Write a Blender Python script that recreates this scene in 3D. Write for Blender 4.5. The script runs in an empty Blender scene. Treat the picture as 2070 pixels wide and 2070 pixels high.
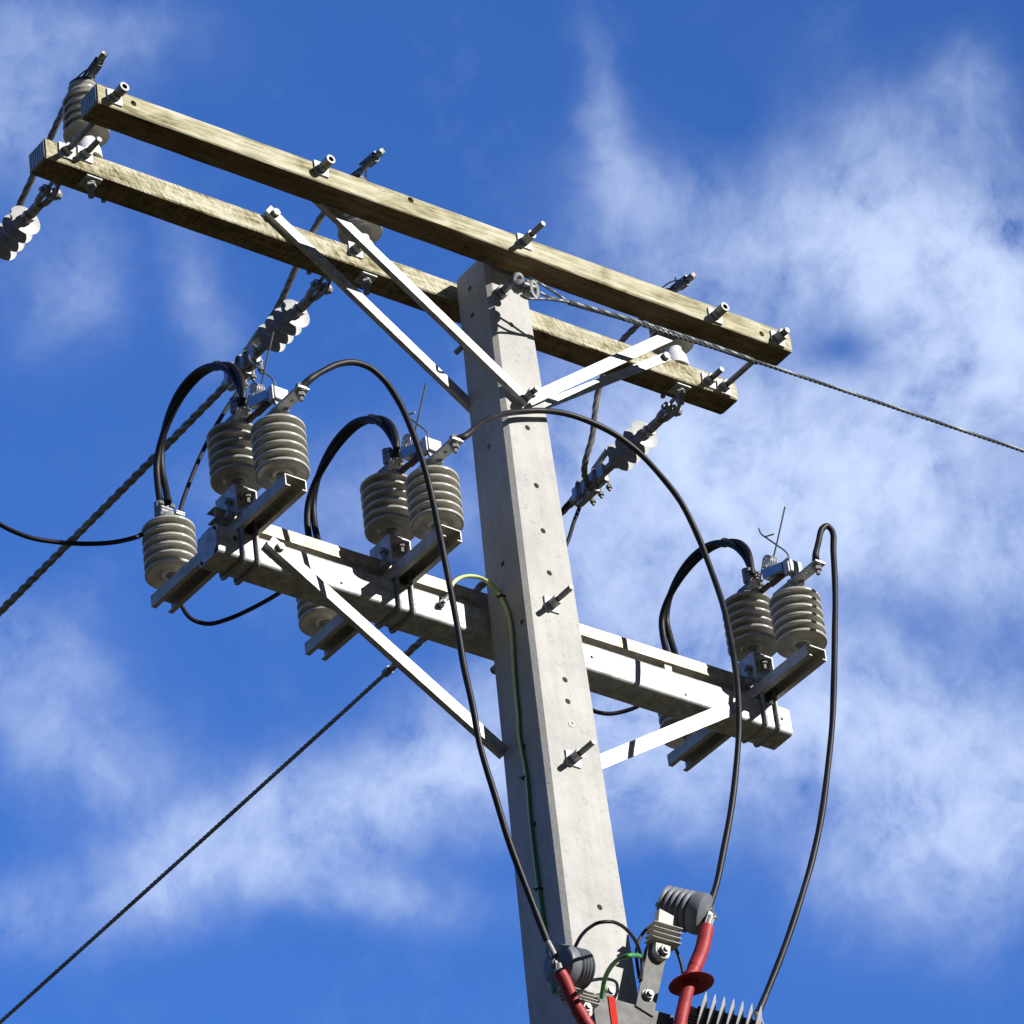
import bpy, bmesh, math, random
from mathutils import Vector, Matrix
random.seed(7)
S = bpy.context.scene
COL = S.collection
PI = math.pi

# ------------------------------------------------------------------ camera
CAM = Vector((-8.5844, -10.2569, -9.0299))
FPX = 11089.445
RX = Vector((0.8114007857, -0.5753362234, -0.1030388028))
UP = Vector((-0.2684175245, -0.5233863717, 0.8087142502))
BK = Vector((-0.5192117077, -0.6285339577, -0.5791064381))
cam = bpy.data.cameras.new('camera')
co = bpy.data.objects.new('camera', cam); COL.objects.link(co)
m = Matrix.Identity(4)
for i in range(3):
    m[i][0], m[i][1], m[i][2], m[i][3] = RX[i], UP[i], BK[i], CAM[i]
co.matrix_world = m
cam.sensor_width = 36; cam.sensor_fit = 'HORIZONTAL'
cam.lens = 36 * FPX / 2070
cam.clip_start = 0.5; cam.clip_end = 20000
S.camera = co
S.render.resolution_x = 1024; S.render.resolution_y = 1024
S.render.film_transparent = False

# ------------------------------------------------------------------ light
SUN = Vector((0.525, -1.0, 0.485)).normalized()          # towards the sun
sd = bpy.data.lights.new('sun', 'SUN'); sd.energy = 5.0; sd.angle = math.radians(0.5)
sd.color = (1.0, 0.965, 0.92)
so = bpy.data.objects.new('sun', sd); COL.objects.link(so)
so.rotation_euler = SUN.to_track_quat('Z', 'Y').to_euler()
S.view_settings.view_transform = 'Standard'; S.view_settings.look = 'None'
S.view_settings.exposure = 0.62; S.view_settings.gamma = 1.0

W = bpy.data.worlds.new('World'); S.world = W; W.use_nodes = True
nt = W.node_tree; nt.nodes.clear()
def N(t, **k):
    n = nt.nodes.new(t)
    for a, b in k.items(): setattr(n, a, b)
    return n
def put(sock, v):
    if isinstance(v, bpy.types.NodeSocket): nt.links.new(v, sock)
    else: sock.default_value = v
def MA(op, a, b=0.0, c=0.0, clamp=False):
    n = N('ShaderNodeMath', operation=op); n.use_clamp = clamp
    put(n.inputs[0], a); put(n.inputs[1], b); put(n.inputs[2], c); return n.outputs[0]
def DOT(a, v):
    n = N('ShaderNodeVectorMath', operation='DOT_PRODUCT'); put(n.inputs[0], a); n.inputs[1].default_value = v
    return n.outputs['Value']
sky = N('ShaderNodeTexSky'); sky.sky_type = 'NISHITA'; sky.sun_disc = False
sky.sun_elevation = math.asin(SUN.z); sky.sun_rotation = math.atan2(SUN.x, SUN.y)
sky.air_density = 1.0; sky.dust_density = 0.4; sky.ozone_density = 2.0
tc = N('ShaderNodeTexCoord')
D = tc.outputs['Generated']
ax = DOT(D, RX); ay = DOT(D, UP); az = MA('MAXIMUM', DOT(D, -BK), 0.02)
# a fixed tangent frame on the sky, in units of degrees-like cloud cells
cu = MA('MULTIPLY', MA('DIVIDE', ax, az), FPX / 1035.0)
cv = MA('MULTIPLY', MA('DIVIDE', ay, az), FPX / 1035.0)
cmb = N('ShaderNodeCombineXYZ'); put(cmb.inputs[0], cu); put(cmb.inputs[1], cv)
def NOISE(vec, scale, detail=6, rough=0.6, dist=0.0, stretch=None, off=(0, 0, 0)):
    mp = N('ShaderNodeMapping'); put(mp.inputs[0], vec); mp.inputs['Location'].default_value = off
    if stretch: mp.inputs['Scale'].default_value = stretch[0]; mp.inputs['Rotation'].default_value = (0, 0, stretch[1])
    n = N('ShaderNodeTexNoise'); put(n.inputs['Vector'], mp.outputs[0])
    n.inputs['Scale'].default_value = scale; n.inputs['Detail'].default_value = detail
    n.inputs['Roughness'].default_value = rough; n.inputs['Distortion'].default_value = dist
    return n
warp = NOISE(cmb.outputs[0], 2.2, 4, 0.55, off=(3.1, 1.7, 0))
wv = N('ShaderNodeVectorMath', operation='SUBTRACT'); put(wv.inputs[0], warp.outputs['Color']); wv.inputs[1].default_value = (0.5, 0.5, 0.5)
ws = N('ShaderNodeVectorMath', operation='SCALE'); put(ws.inputs[0], wv.outputs[0]); ws.inputs['Scale'].default_value = 0.20
wa = N('ShaderNodeVectorMath', operation='ADD'); put(wa.inputs[0], cmb.outputs[0]); put(wa.inputs[1], ws.outputs[0])
sep = N('ShaderNodeSeparateXYZ'); put(sep.inputs[0], wa.outputs[0])
wu, wvv = sep.outputs[0], sep.outputs[1]
# cloud banks: centre, half-lengths, tilt (deg), strength ; u right, v up, -1..1 spans the view
CL = [(0.72, 0.58, .20, .13, -35, .72), (0.86, 0.40, .24, .22, -20, .75), (1.02, 0.30, .2, .2, 0, .5), (0.40, 0.52, .22, .14, -10, .34),
      (0.55, 0.12, .34, .16, -5, .75), (0.30, 0.05, .22, .2, 0, .5), (0.70, -.02, .22, .12, 0, .5), (0.45, -.14, .3, .12, 10, .45),
      (0.98, -.12, .12, .1, 0, .45), (0.80, -.42, .26, .15, 0, .62), (0.86, -.62, .22, .14, 10, .68), (0.55, -.38, .2, .13, 0, .42),
      (0.25, -.42, .22, .12, 10, .65), (0.30, -.56, .13, .08, 0, .42), (0.12, -.15, .12, .18, 0, .3),
      (0.67, 0.34, .10, .09, -30, -.55), (.80, -.21, .17, .06, 0, -.12), (.97, .10, .12, .06, 0, -.15), (.60, .70, .2, .08, -25, -.15),
      (-.10, -.48, .22, .10, 15, .66), (-.45, -.60, .24, .09, 12, .56), (-.70, -.70, .13, .08, 30, .34), (-.30, -.72, .22, .05, -10, .26),
      (-.95, -.30, .15, .10, -20, .26), (-.82, -.48, .14, .08, -10, .30), (-.99, -.76, .13, .06, 0, .20),
      (.16, .78, .035, .13, 10, .2), (.19, .62, .06, .10, 0, .22), (.90, .80, .08, .08, 0, .22),
      (-.99, .78, .17, .12, -30, .34), (-.85, .92, .2, .08, 0, .2), (-.60, .42, .06, .16, 15, .14), (-.88, .42, .1, .1, 0, .2), (-.3, .0, .25, .12, 0, .18)]
tot = None
for (x, y, sx, sy, an, am) in CL:
    c, s_ = math.cos(math.radians(an)), math.sin(math.radians(an))
    dx = MA('SUBTRACT', wu, x); dy = MA('SUBTRACT', wvv, y)
    p = MA('ADD', MA('MULTIPLY', dx, c / sx), MA('MULTIPLY', dy, s_ / sx))
    q = MA('ADD', MA('MULTIPLY', dx, -s_ / sy), MA('MULTIPLY', dy, c / sy))
    r2 = MA('ADD', MA('MULTIPLY', p, p), MA('MULTIPLY', q, q))
    g = MA('MULTIPLY', MA('POWER', 2.71828, MA('MULTIPLY', r2, -0.9)), am)
    tot = g if tot is None else MA('ADD', tot, g)
n1 = NOISE(wa.outputs[0], 4.2, 14, 0.64, 0.1, ((1.0, 0.95, 1), math.radians(-35)))
n2 = NOISE(wa.outputs[0], 11.0, 10, 0.62, 0.1, ((1.0, 0.85, 1), math.radians(-40)), (5, 2, 0))
nz = MA('ADD', MA('MULTIPLY', n1.outputs['Fac'], 1.15), MA('MULTIPLY', n2.outputs['Fac'], 0.75))
den = MA('MULTIPLY', tot, MA('ADD', MA('MULTIPLY', MA('SUBTRACT', nz, 0.95), 2.8), 1.02))
den = MA('ADD', den, MA('MULTIPLY', MA('SUBTRACT', nz, 1.0, clamp=True), 0.10))
den = MA('MULTIPLY', MA('SUBTRACT', 1.0, MA('POWER', 2.71828, MA('MULTIPLY', MA('MAXIMUM', den, 0.0), -1.25))), 0.95)
tint = N('ShaderNodeMix', data_type='RGBA', blend_type='MULTIPLY'); tint.inputs['Factor'].default_value = 1.0
sx_ = N('ShaderNodeSeparateXYZ'); put(sx_.inputs[0], D)
el = N('ShaderNodeMapRange', interpolation_type='SMOOTHSTEP'); put(el.inputs['Value'], sx_.outputs[2]); el.inputs['From Min'].default_value = 0.12; el.inputs['From Max'].default_value = 0.48
tcx = N('ShaderNodeMix', data_type='RGBA'); put(tcx.inputs['Factor'], el.outputs[0]); tcx.inputs['A'].default_value = (0.32, 0.305, 0.28, 1); tcx.inputs['B'].default_value = (0.61, 1.19, 2.28, 1)
# sky dimmed towards the sun, added to cut the fill on shaded faces
sf = N('ShaderNodeMapRange', interpolation_type='SMOOTHSTEP'); put(sf.inputs['Value'], DOT(D, SUN)); sf.inputs['From Min'].default_value = -0.2; sf.inputs['From Max'].default_value = 0.75; sf.inputs['To Min'].default_value = 1.0; sf.inputs['To Max'].default_value = 0.12
sm = N('ShaderNodeVectorMath', operation='SCALE'); put(sm.inputs[0], sky.outputs[0]); put(sm.inputs['Scale'], sf.outputs[0])
put(tint.inputs['A'], sm.outputs[0]); put(tint.inputs['B'], tcx.outputs['Result'])
mix = N('ShaderNodeMix', data_type='RGBA'); put(mix.inputs['Factor'], den)
put(mix.inputs['A'], tint.outputs['Result']); mix.inputs['B'].default_value = (7.0, 8.2, 10.8, 1)
bg = N('ShaderNodeBackground'); put(bg.inputs['Color'], mix.outputs['Result']); bg.inputs['Strength'].default_value = 0.07
out = N('ShaderNodeOutputWorld'); nt.links.new(bg.outputs[0], out.inputs[0])

# ------------------------------------------------------------------ helpers
def V(*a): return Vector(a)
def P(u, v, ax, val):
    """world point seen at photograph pixel (u,v) and lying in the plane axis=val"""
    d = RX * ((u - 1035) / FPX) + UP * ((1035 - v) / FPX) - BK
    i = 'xyz'.index(ax); t = (val - CAM[i]) / d[i]
    return CAM + d * t
def Wp(u, v): return (u * 1.0714286, v * 1.0714286)
def R1(u, v): return (u * .31056, v * .31056)
def R2(u, v): return (500 + u * .31056, 300 + v * .31056)
def R3(u, v): return (1000 + u * .36232, 400 + v * .36232)
def R4(u, v): return (250 + u * .36232, 600 + v * .36232)
def S1(u, v): return (600 + u * .31056, 900 + v * .31056)
def S2(u, v): return (1100 + u * .33644, 950 + v * .33644)
def S3(u, v): return (1000 + u * .36232, 1500 + v * .36232)

def newbm(): return bmesh.new()
def frame(d, ref=None):
    d = d.normalized()
    r = ref or (V(0, 0, 1) if abs(d.z) < 0.9 else V(1, 0, 0))
    a = d.cross(r).normalized(); b = a.cross(d).normalized()
    return a, b, d
def box(bm, c, s, bev=0.0, rot=None, seg=1):
    r = bmesh.ops.create_cube(bm, size=1.0)
    vs = r['verts']
    bmesh.ops.scale(bm, vec=Vector(s), verts=vs)
    if bev > 0:
        es = {e for v in vs for e in v.link_edges}
        rb = bmesh.ops.bevel(bm, geom=list(es), offset=bev, segments=seg, profile=0.6, affect='EDGES')
        fs = rb['faces']; seen = set(); st = [f for f in fs]
        vs = set()
        stack = list(fs)
        while stack:
            f = stack.pop()
            if f in seen: continue
            seen.add(f)
            for v in f.verts:
                vs.add(v)
                for g in v.link_faces:
                    if g not in seen: stack.append(g)
        vs = list(vs)
    if rot is not None: bmesh.ops.rotate(bm, cent=(0, 0, 0), matrix=rot, verts=vs)
    bmesh.ops.translate(bm, vec=Vector(c), verts=vs)
def boxr(bm, x0, x1, y0, y1, z0, z1, bev=0.0, seg=1):
    box(bm, ((x0 + x1) / 2, (y0 + y1) / 2, (z0 + z1) / 2), (abs(x1 - x0), abs(y1 - y0), abs(z1 - z0)), bev, None, seg)
def cyl(bm, p0, p1, r0, r1=None, seg=16, cap=True):
    p0 = Vector(p0); p1 = Vector(p1); r1 = r0 if r1 is None else r1
    a, b, d = frame(p1 - p0)
    A = [bm.verts.new(p0 + (a * math.cos(t) + b * math.sin(t)) * r0) for t in [2 * PI * i / seg for i in range(seg)]]
    B = [bm.verts.new(p1 + (a * math.cos(t) + b * math.sin(t)) * r1) for t in [2 * PI * i / seg for i in range(seg)]]
    for i in range(seg): bm.faces.new((A[i], A[(i + 1) % seg], B[(i + 1) % seg], B[i]))
    if cap: bm.faces.new(list(reversed(A))); bm.faces.new(B)
def nut(bm, p0, p1, r): cyl(bm, p0, p1, r, r, 6)
def lathe(bm, prof, p0, d, seg=48, jitter=0):
    """prof: (radius, height) along axis d from p0"""
    a, b, d = frame(Vector(d)); p0 = Vector(p0); rings = []
    for (r, h) in prof:
        if r < 1e-6: rings.append([bm.verts.new(p0 + d * h)])
        else: rings.append([bm.verts.new(p0 + d * h + (a * math.cos(t) + b * math.sin(t)) * r) for t in [2 * PI * i / seg for i in range(seg)]])
    for A, B in zip(rings, rings[1:]):
        for i in range(seg):
            j = (i + 1) % seg
            if len(A) == 1 and len(B) == 1: break
            if len(A) == 1: bm.faces.new((A[0], B[j], B[i]))
            elif len(B) == 1: bm.faces.new((A[i], A[j], B[0]))
            else: bm.faces.new((A[i], A[j], B[j], B[i]))
def spline(pts, n=12, closed=False):
    """centripetal Catmull-Rom through pts"""
    pts = [Vector(p) for p in pts]
    if len(pts) < 3:
        return [pts[0].lerp(pts[-1], i / n) for i in range(n + 1)]
    P_ = [pts[0] * 2 - pts[1]] + pts + [pts[-1] * 2 - pts[-2]]
    o = []
    for i in range(1, len(P_) - 2):
        p0, p1, p2, p3 = P_[i - 1:i + 3]
        t0 = 0; t1 = t0 + max((p1 - p0).length, 1e-6) ** .5; t2 = t1 + max((p2 - p1).length, 1e-6) ** .5; t3 = t2 + max((p3 - p2).length, 1e-6) ** .5
        for k in range(n):
            t = t1 + (t2 - t1) * k / n
            A1 = p0 * ((t1 - t) / (t1 - t0)) + p1 * ((t - t0) / (t1 - t0))
            A2 = p1 * ((t2 - t) / (t2 - t1)) + p2 * ((t - t1) / (t2 - t1))
            A3 = p2 * ((t3 - t) / (t3 - t2)) + p3 * ((t - t2) / (t3 - t2))
            B1 = A1 * ((t2 - t) / (t2 - t0)) + A2 * ((t - t0) / (t2 - t0))
            B2 = A2 * ((t3 - t) / (t3 - t1)) + A3 * ((t - t1) / (t3 - t1))
            o.append(B1 * ((t2 - t) / (t2 - t1)) + B2 * ((t - t1) / (t2 - t1)))
    o.append(pts[-1]); return o
def frames(path):
    T = []
    for i in range(len(path)):
        a = path[max(i - 1, 0)]; b = path[min(i + 1, len(path) - 1)]
        T.append((b - a).normalized())
    n = T[0].cross(V(0, 0, 1) if abs(T[0].z) < .9 else V(1, 0, 0)).normalized()
    F = []
    for i, t in enumerate(T):
        n = (n - t * n.dot(t)).normalized(); F.append((n, t.cross(n)))
    return F
def tube(bm, path, r, seg=12, cap=True):
    F = frames(path); rings = []
    for i, (p, (a, b)) in enumerate(zip(path, F)):
        rr = r(i / (len(path) - 1)) if callable(r) else r
        rings.append([bm.verts.new(p + (a * math.cos(t) + b * math.sin(t)) * rr) for t in [2 * PI * k / seg for k in range(seg)]])
    for A, B in zip(rings, rings[1:]):
        for k in range(seg): bm.faces.new((A[k], A[(k + 1) % seg], B[(k + 1) % seg], B[k]))
    if cap: bm.faces.new(list(reversed(rings[0]))); bm.faces.new(rings[-1])
def resample(path, step):
    o = [path[0]]; acc = 0
    for a, b in zip(path, path[1:]):
        L = (b - a).length
        if L < 1e-9: continue
        d = step - acc
        while d <= L:
            o.append(a.lerp(b, d / L)); d += step
        acc = (acc + L) % step
    o.append(path[-1]); return o
def stranded(bm, path, R, n=6, pitch=0.12, rs=None, seg=6):
    """n wires laid helically round the path"""
    path = resample(path, pitch / 8)
    F = frames(path); rs = rs or R * math.sin(PI / n) * 1.05
    rr = R - rs * .9
    L = 0; ph = []
    for i, p in enumerate(path):
        if i: L += (p - path[i - 1]).length
        ph.append(2 * PI * L / pitch)
    for k in range(n):
        tube(bm, [p + (a * math.cos(h + 2 * PI * k / n) + b * math.sin(h + 2 * PI * k / n)) * rr for p, (a, b), h in zip(path, F, ph)], rs, seg)
    tube(bm, path, max(rr * .85, .001), 6)
def prism(bm, poly, ax, h0, h1):
    """polygon of (a,b) extruded along axis ax"""
    def mk(a, b, h): return {'x': (h, a, b), 'y': (a, h, b), 'z': (a, b, h)}[ax]
    A = [bm.verts.new(mk(a, b, h0)) for a, b in poly]; B = [bm.verts.new(mk(a, b, h1)) for a, b in poly]
    n = len(poly)
    for i in range(n): bm.faces.new((A[i], A[(i + 1) % n], B[(i + 1) % n], B[i]))
    bm.faces.new(list(reversed(A))); bm.faces.new(B)
def obj(name, bm, mat, parent=None, off=None, angle=38):
    """one mesh object; bm in world coordinates (or local when off is zero)"""
    if off is None: off = parent_loc(parent)
    bmesh.ops.translate(bm, vec=-Vector(off), verts=bm.verts)
    bmesh.ops.recalc_face_normals(bm, faces=bm.faces)
    for f in bm.faces: f.smooth = True
    me = bpy.data.meshes.new(name); bm.to_mesh(me); bm.free()
    try: me.set_sharp_from_angle(angle=math.radians(angle))
    except Exception: pass
    me.materials.append(mat)
    o = bpy.data.objects.new(name, me); COL.objects.link(o)
    if parent: o.parent = parent
    else: o.location = off
    return o
def parent_loc(p):
    v = V(0, 0, 0)
    while p: v = v + p.location; p = p.parent
    return v
def boolean(bm, cut):
    bmesh.ops.recalc_face_normals(bm, faces=bm.faces); bmesh.ops.recalc_face_normals(cut, faces=cut.faces)
    ma = bpy.data.meshes.new('a'); bm.to_mesh(ma); bm.free(); mb = bpy.data.meshes.new('b'); cut.to_mesh(mb); cut.free()
    oa = bpy.data.objects.new('a', ma); ob = bpy.data.objects.new('b', mb); COL.objects.link(oa); COL.objects.link(ob)
    md = oa.modifiers.new('m', 'BOOLEAN'); md.object = ob; md.operation = 'DIFFERENCE'; md.solver = 'EXACT'
    dg = bpy.context.evaluated_depsgraph_get(); me = bpy.data.meshes.new_from_object(oa.evaluated_get(dg))
    r = bmesh.new(); r.from_mesh(me)
    bpy.data.objects.remove(oa); bpy.data.objects.remove(ob)
    for x in (me, ma, mb): bpy.data.meshes.remove(x)
    return r
def tag(o, label, cat, group=None, kind=None):
    if kind: o['kind'] = kind
    if label: o['label'] = label
    if cat: o['category'] = cat
    if group: o['group'] = group
    return o
def thing(name, loc, label, cat, group=None, rz=0.0):
    o = bpy.data.objects.new(name, None); COL.objects.link(o); o.location = loc; o.rotation_euler = (0, 0, rz)
    o.empty_display_size = 0.05
    return tag(o, label, cat, group)
def copy_tree(o, parent=None):
    c = o.copy(); COL.objects.link(c); c.parent = parent
    for ch in list(o.children): copy_tree(ch, c)
    return c

# ------------------------------------------------------------------ materials
def mat(name, col, rough=.5, metal=0.0, spec=.5, var=0.0, vscale=20, vcol=None, bump=0.0, bscale=60, detail=6, stretch=(1, 1, 1), coat=0):
    M = bpy.data.materials.new(name); M.use_nodes = True
    t = M.node_tree; b = t.nodes['Principled BSDF']
    b.inputs['Base Color'].default_value = (*col, 1); b.inputs['Roughness'].default_value = rough
    b.inputs['Metallic'].default_value = metal; b.inputs['Specular IOR Level'].default_value = spec
    if coat: b.inputs['Coat Weight'].default_value = coat; b.inputs['Coat Roughness'].default_value = .12
    tc = t.nodes.new('ShaderNodeTexCoord'); mp = t.nodes.new('ShaderNodeMapping'); mp.inputs['Scale'].default_value = stretch
    t.links.new(tc.outputs['Object'], mp.inputs[0])
    if var > 0:
        n = t.nodes.new('ShaderNodeTexNoise'); n.inputs['Scale'].default_value = vscale; n.inputs['Detail'].default_value = detail; n.inputs['Roughness'].default_value = .65
        t.links.new(mp.outputs[0], n.inputs['Vector'])
        r = t.nodes.new('ShaderNodeValToRGB'); v2 = vcol or tuple(c * (1 - var) for c in col)
        r.color_ramp.elements[0].position = .36; r.color_ramp.elements[0].color = (*v2, 1)
        r.color_ramp.elements[1].position = .62; r.color_ramp.elements[1].color = (*col, 1)
        t.links.new(n.outputs['Fac'], r.inputs[0]); t.links.new(r.outputs[0], b.inputs['Base Color'])
        rr = t.nodes.new('ShaderNodeMapRange'); rr.inputs['To Min'].default_value = min(1, rough * 1.25); rr.inputs['To Max'].default_value = rough * .85
        t.links.new(n.outputs['Fac'], rr.inputs['Value']); t.links.new(rr.outputs[0], b.inputs['Roughness'])
    if bump > 0:
        n2 = t.nodes.new('ShaderNodeTexNoise'); n2.inputs['Scale'].default_value = bscale; n2.inputs['Detail'].default_value = 5
        t.links.new(mp.outputs[0], n2.inputs['Vector'])
        bp_ = t.nodes.new('ShaderNodeBump'); bp_.inputs['Strength'].default_value = bump; bp_.inputs['Distance'].default_value = .004
        t.links.new(n2.outputs['Fac'], bp_.inputs['Height']); t.links.new(bp_.outputs[0], b.inputs['Normal'])
    return M
galv = mat('galvanised_steel', (.46, .465, .465), .5, .3, var=.45, vscale=34, bump=.12, bscale=30)
galvd = mat('weathered_galvanised_steel', (.44, .43, .40), .55, .35, var=.4, vscale=30, vcol=(.34, .31, .26), bump=.08, bscale=40)
bolt = mat('galvanised_bolt', (.29, .29, .285), .55, .5, var=.3, vscale=90, bump=.15, bscale=160)
railm = mat('stained_galvanised_rail', (.42, .37, .28), .5, .35, var=.45, vscale=40, vcol=(.27, .22, .15), bump=.1, bscale=60)
alu = mat('cast_aluminium', (.42, .43, .43), .5, .6, var=.25, vscale=60, bump=.12, bscale=120)
wire = mat('aluminium_wire', (.27, .26, .24), .5, .6, var=.35, vscale=25)
guyw = mat('galvanised_strand', (.13, .145, .155), .5, .6, var=.3, vscale=25)
rubber = mat('black_rubber', (.008, .008, .010), .45, 0, .22, var=.3, vscale=9, vcol=(.02, .018, .018), bump=.25, bscale=18)
rubber2 = mat('weathered_black_pvc', (.02, .018, .021), .5, 0, .3, var=.3, vscale=20)
porc = mat('grey_porcelain', (.47, .465, .425), .24, 0, .5, var=.25, vscale=14, vcol=(.36, .35, .30), bump=.02, bscale=30, coat=.3)
porc2 = mat('dark_grey_porcelain', (.36, .35, .315), .25, 0, .5, var=.2, vscale=12, coat=.25)
poly = mat('light_grey_silicone', (.34, .343, .342), .42, 0, .55, var=.15, vscale=30)
polyd = mat('grey_polymer', (.135, .15, .175), .5, 0, .35, var=.15, vscale=14)
polyb = mat('dark_polymer', (.035, .038, .045), .5, 0, .4)
resin = mat('beige_grey_resin', (.36, .355, .33), .5, 0, .4, var=.12, vscale=20)
dull = mat('dull_painted_steel', (.16, .16, .155), .75, .0, var=.25, vscale=25)
red = mat('red_heatshrink', (.33, .03, .034), .52, 0, .3, var=.3, vscale=22, bump=.35, bscale=30)
redp = mat('red_tape', (.42, .02, .012), .75, 0, .1)
green = mat('green_pvc', (.045, .24, .06), .45)
yell = mat('yellow_pvc', (.62, .70, .28), .45)
blue = mat('blue_tape', (.03, .10, .42), .4)
rust = mat('rusty_steel', (.09, .055, .035), .8, .1, var=.5, vscale=60, bump=.2, bscale=90)

# concrete
conc = mat('concrete', (.445, .442, .425), .85, 0, .25, var=.16, vscale=5, bump=.25, bscale=90)
t = conc.node_tree; b_ = t.nodes['Principled BSDF']
src = b_.inputs['Base Color'].links[0].from_socket
tcn = t.nodes.new('ShaderNodeTexCoord')
vo = t.nodes.new('ShaderNodeTexNoise'); vo.inputs['Scale'].default_value = 38; vo.inputs['Detail'].default_value = 4; vo.inputs['Distortion'].default_value = 1.4
t.links.new(tcn.outputs['Object'], vo.inputs['Vector'])
cr = t.nodes.new('ShaderNodeValToRGB'); e = cr.color_ramp.elements
e[0].position = .30; e[0].color = (.62, .61, .60, 1); e[1].position = .43; e[1].color = (1, 1, 1, 1)
t.links.new(vo.outputs['Fac'], cr.inputs[0])
vr = t.nodes.new('ShaderNodeTexVoronoi'); vr.inputs['Scale'].default_value = 26
t.links.new(tcn.outputs['Object'], vr.inputs['Vector'])
pr = t.nodes.new('ShaderNodeValToRGB'); pr.color_ramp.elements[0].position = .045; pr.color_ramp.elements[0].color = (.35, .34, .33, 1); pr.color_ramp.elements[1].position = .07; pr.color_ramp.elements[1].color = (1, 1, 1, 1)
t.links.new(vr.outputs['Distance'], pr.inputs[0])
smp = t.nodes.new('ShaderNodeMapping'); smp.inputs['Scale'].default_value = (1, 1, .045); t.links.new(tcn.outputs['Object'], smp.inputs[0])
sn = t.nodes.new('ShaderNodeTexNoise'); sn.inputs['Scale'].default_value = 45; sn.inputs['Detail'].default_value = 6; t.links.new(smp.outputs[0], sn.inputs['Vector'])
sr = t.nodes.new('ShaderNodeValToRGB'); sr.color_ramp.elements[0].position = .36; sr.color_ramp.elements[0].color = (.93, .93, .925, 1); sr.color_ramp.elements[1].position = .56; sr.color_ramp.elements[1].color = (1, 1, 1, 1)
t.links.new(sn.outputs['Fac'], sr.inputs[0])
ms = t.nodes.new('ShaderNodeMix'); ms.data_type = 'RGBA'; ms.blend_type = 'MULTIPLY'; ms.inputs[0].default_value = 1.0
t.links.new(src, ms.inputs['A']); t.links.new(sr.outputs[0], ms.inputs['B']); src = ms.outputs['Result']
mx = t.nodes.new('ShaderNodeMix'); mx.data_type = 'RGBA'; mx.blend_type = 'MULTIPLY'; mx.inputs[0].default_value = .4
t.links.new(src, mx.inputs['A']); t.links.new(cr.outputs[0], mx.inputs['B'])
mx2 = t.nodes.new('ShaderNodeMix'); mx2.data_type = 'RGBA'; mx2.blend_type = 'MULTIPLY'; mx2.inputs[0].default_value = .55
t.links.new(mx.outputs['Result'], mx2.inputs['A']); t.links.new(pr.outputs[0], mx2.inputs['B'])
t.links.new(mx2.outputs['Result'], b_.inputs['Base Color'])

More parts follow.
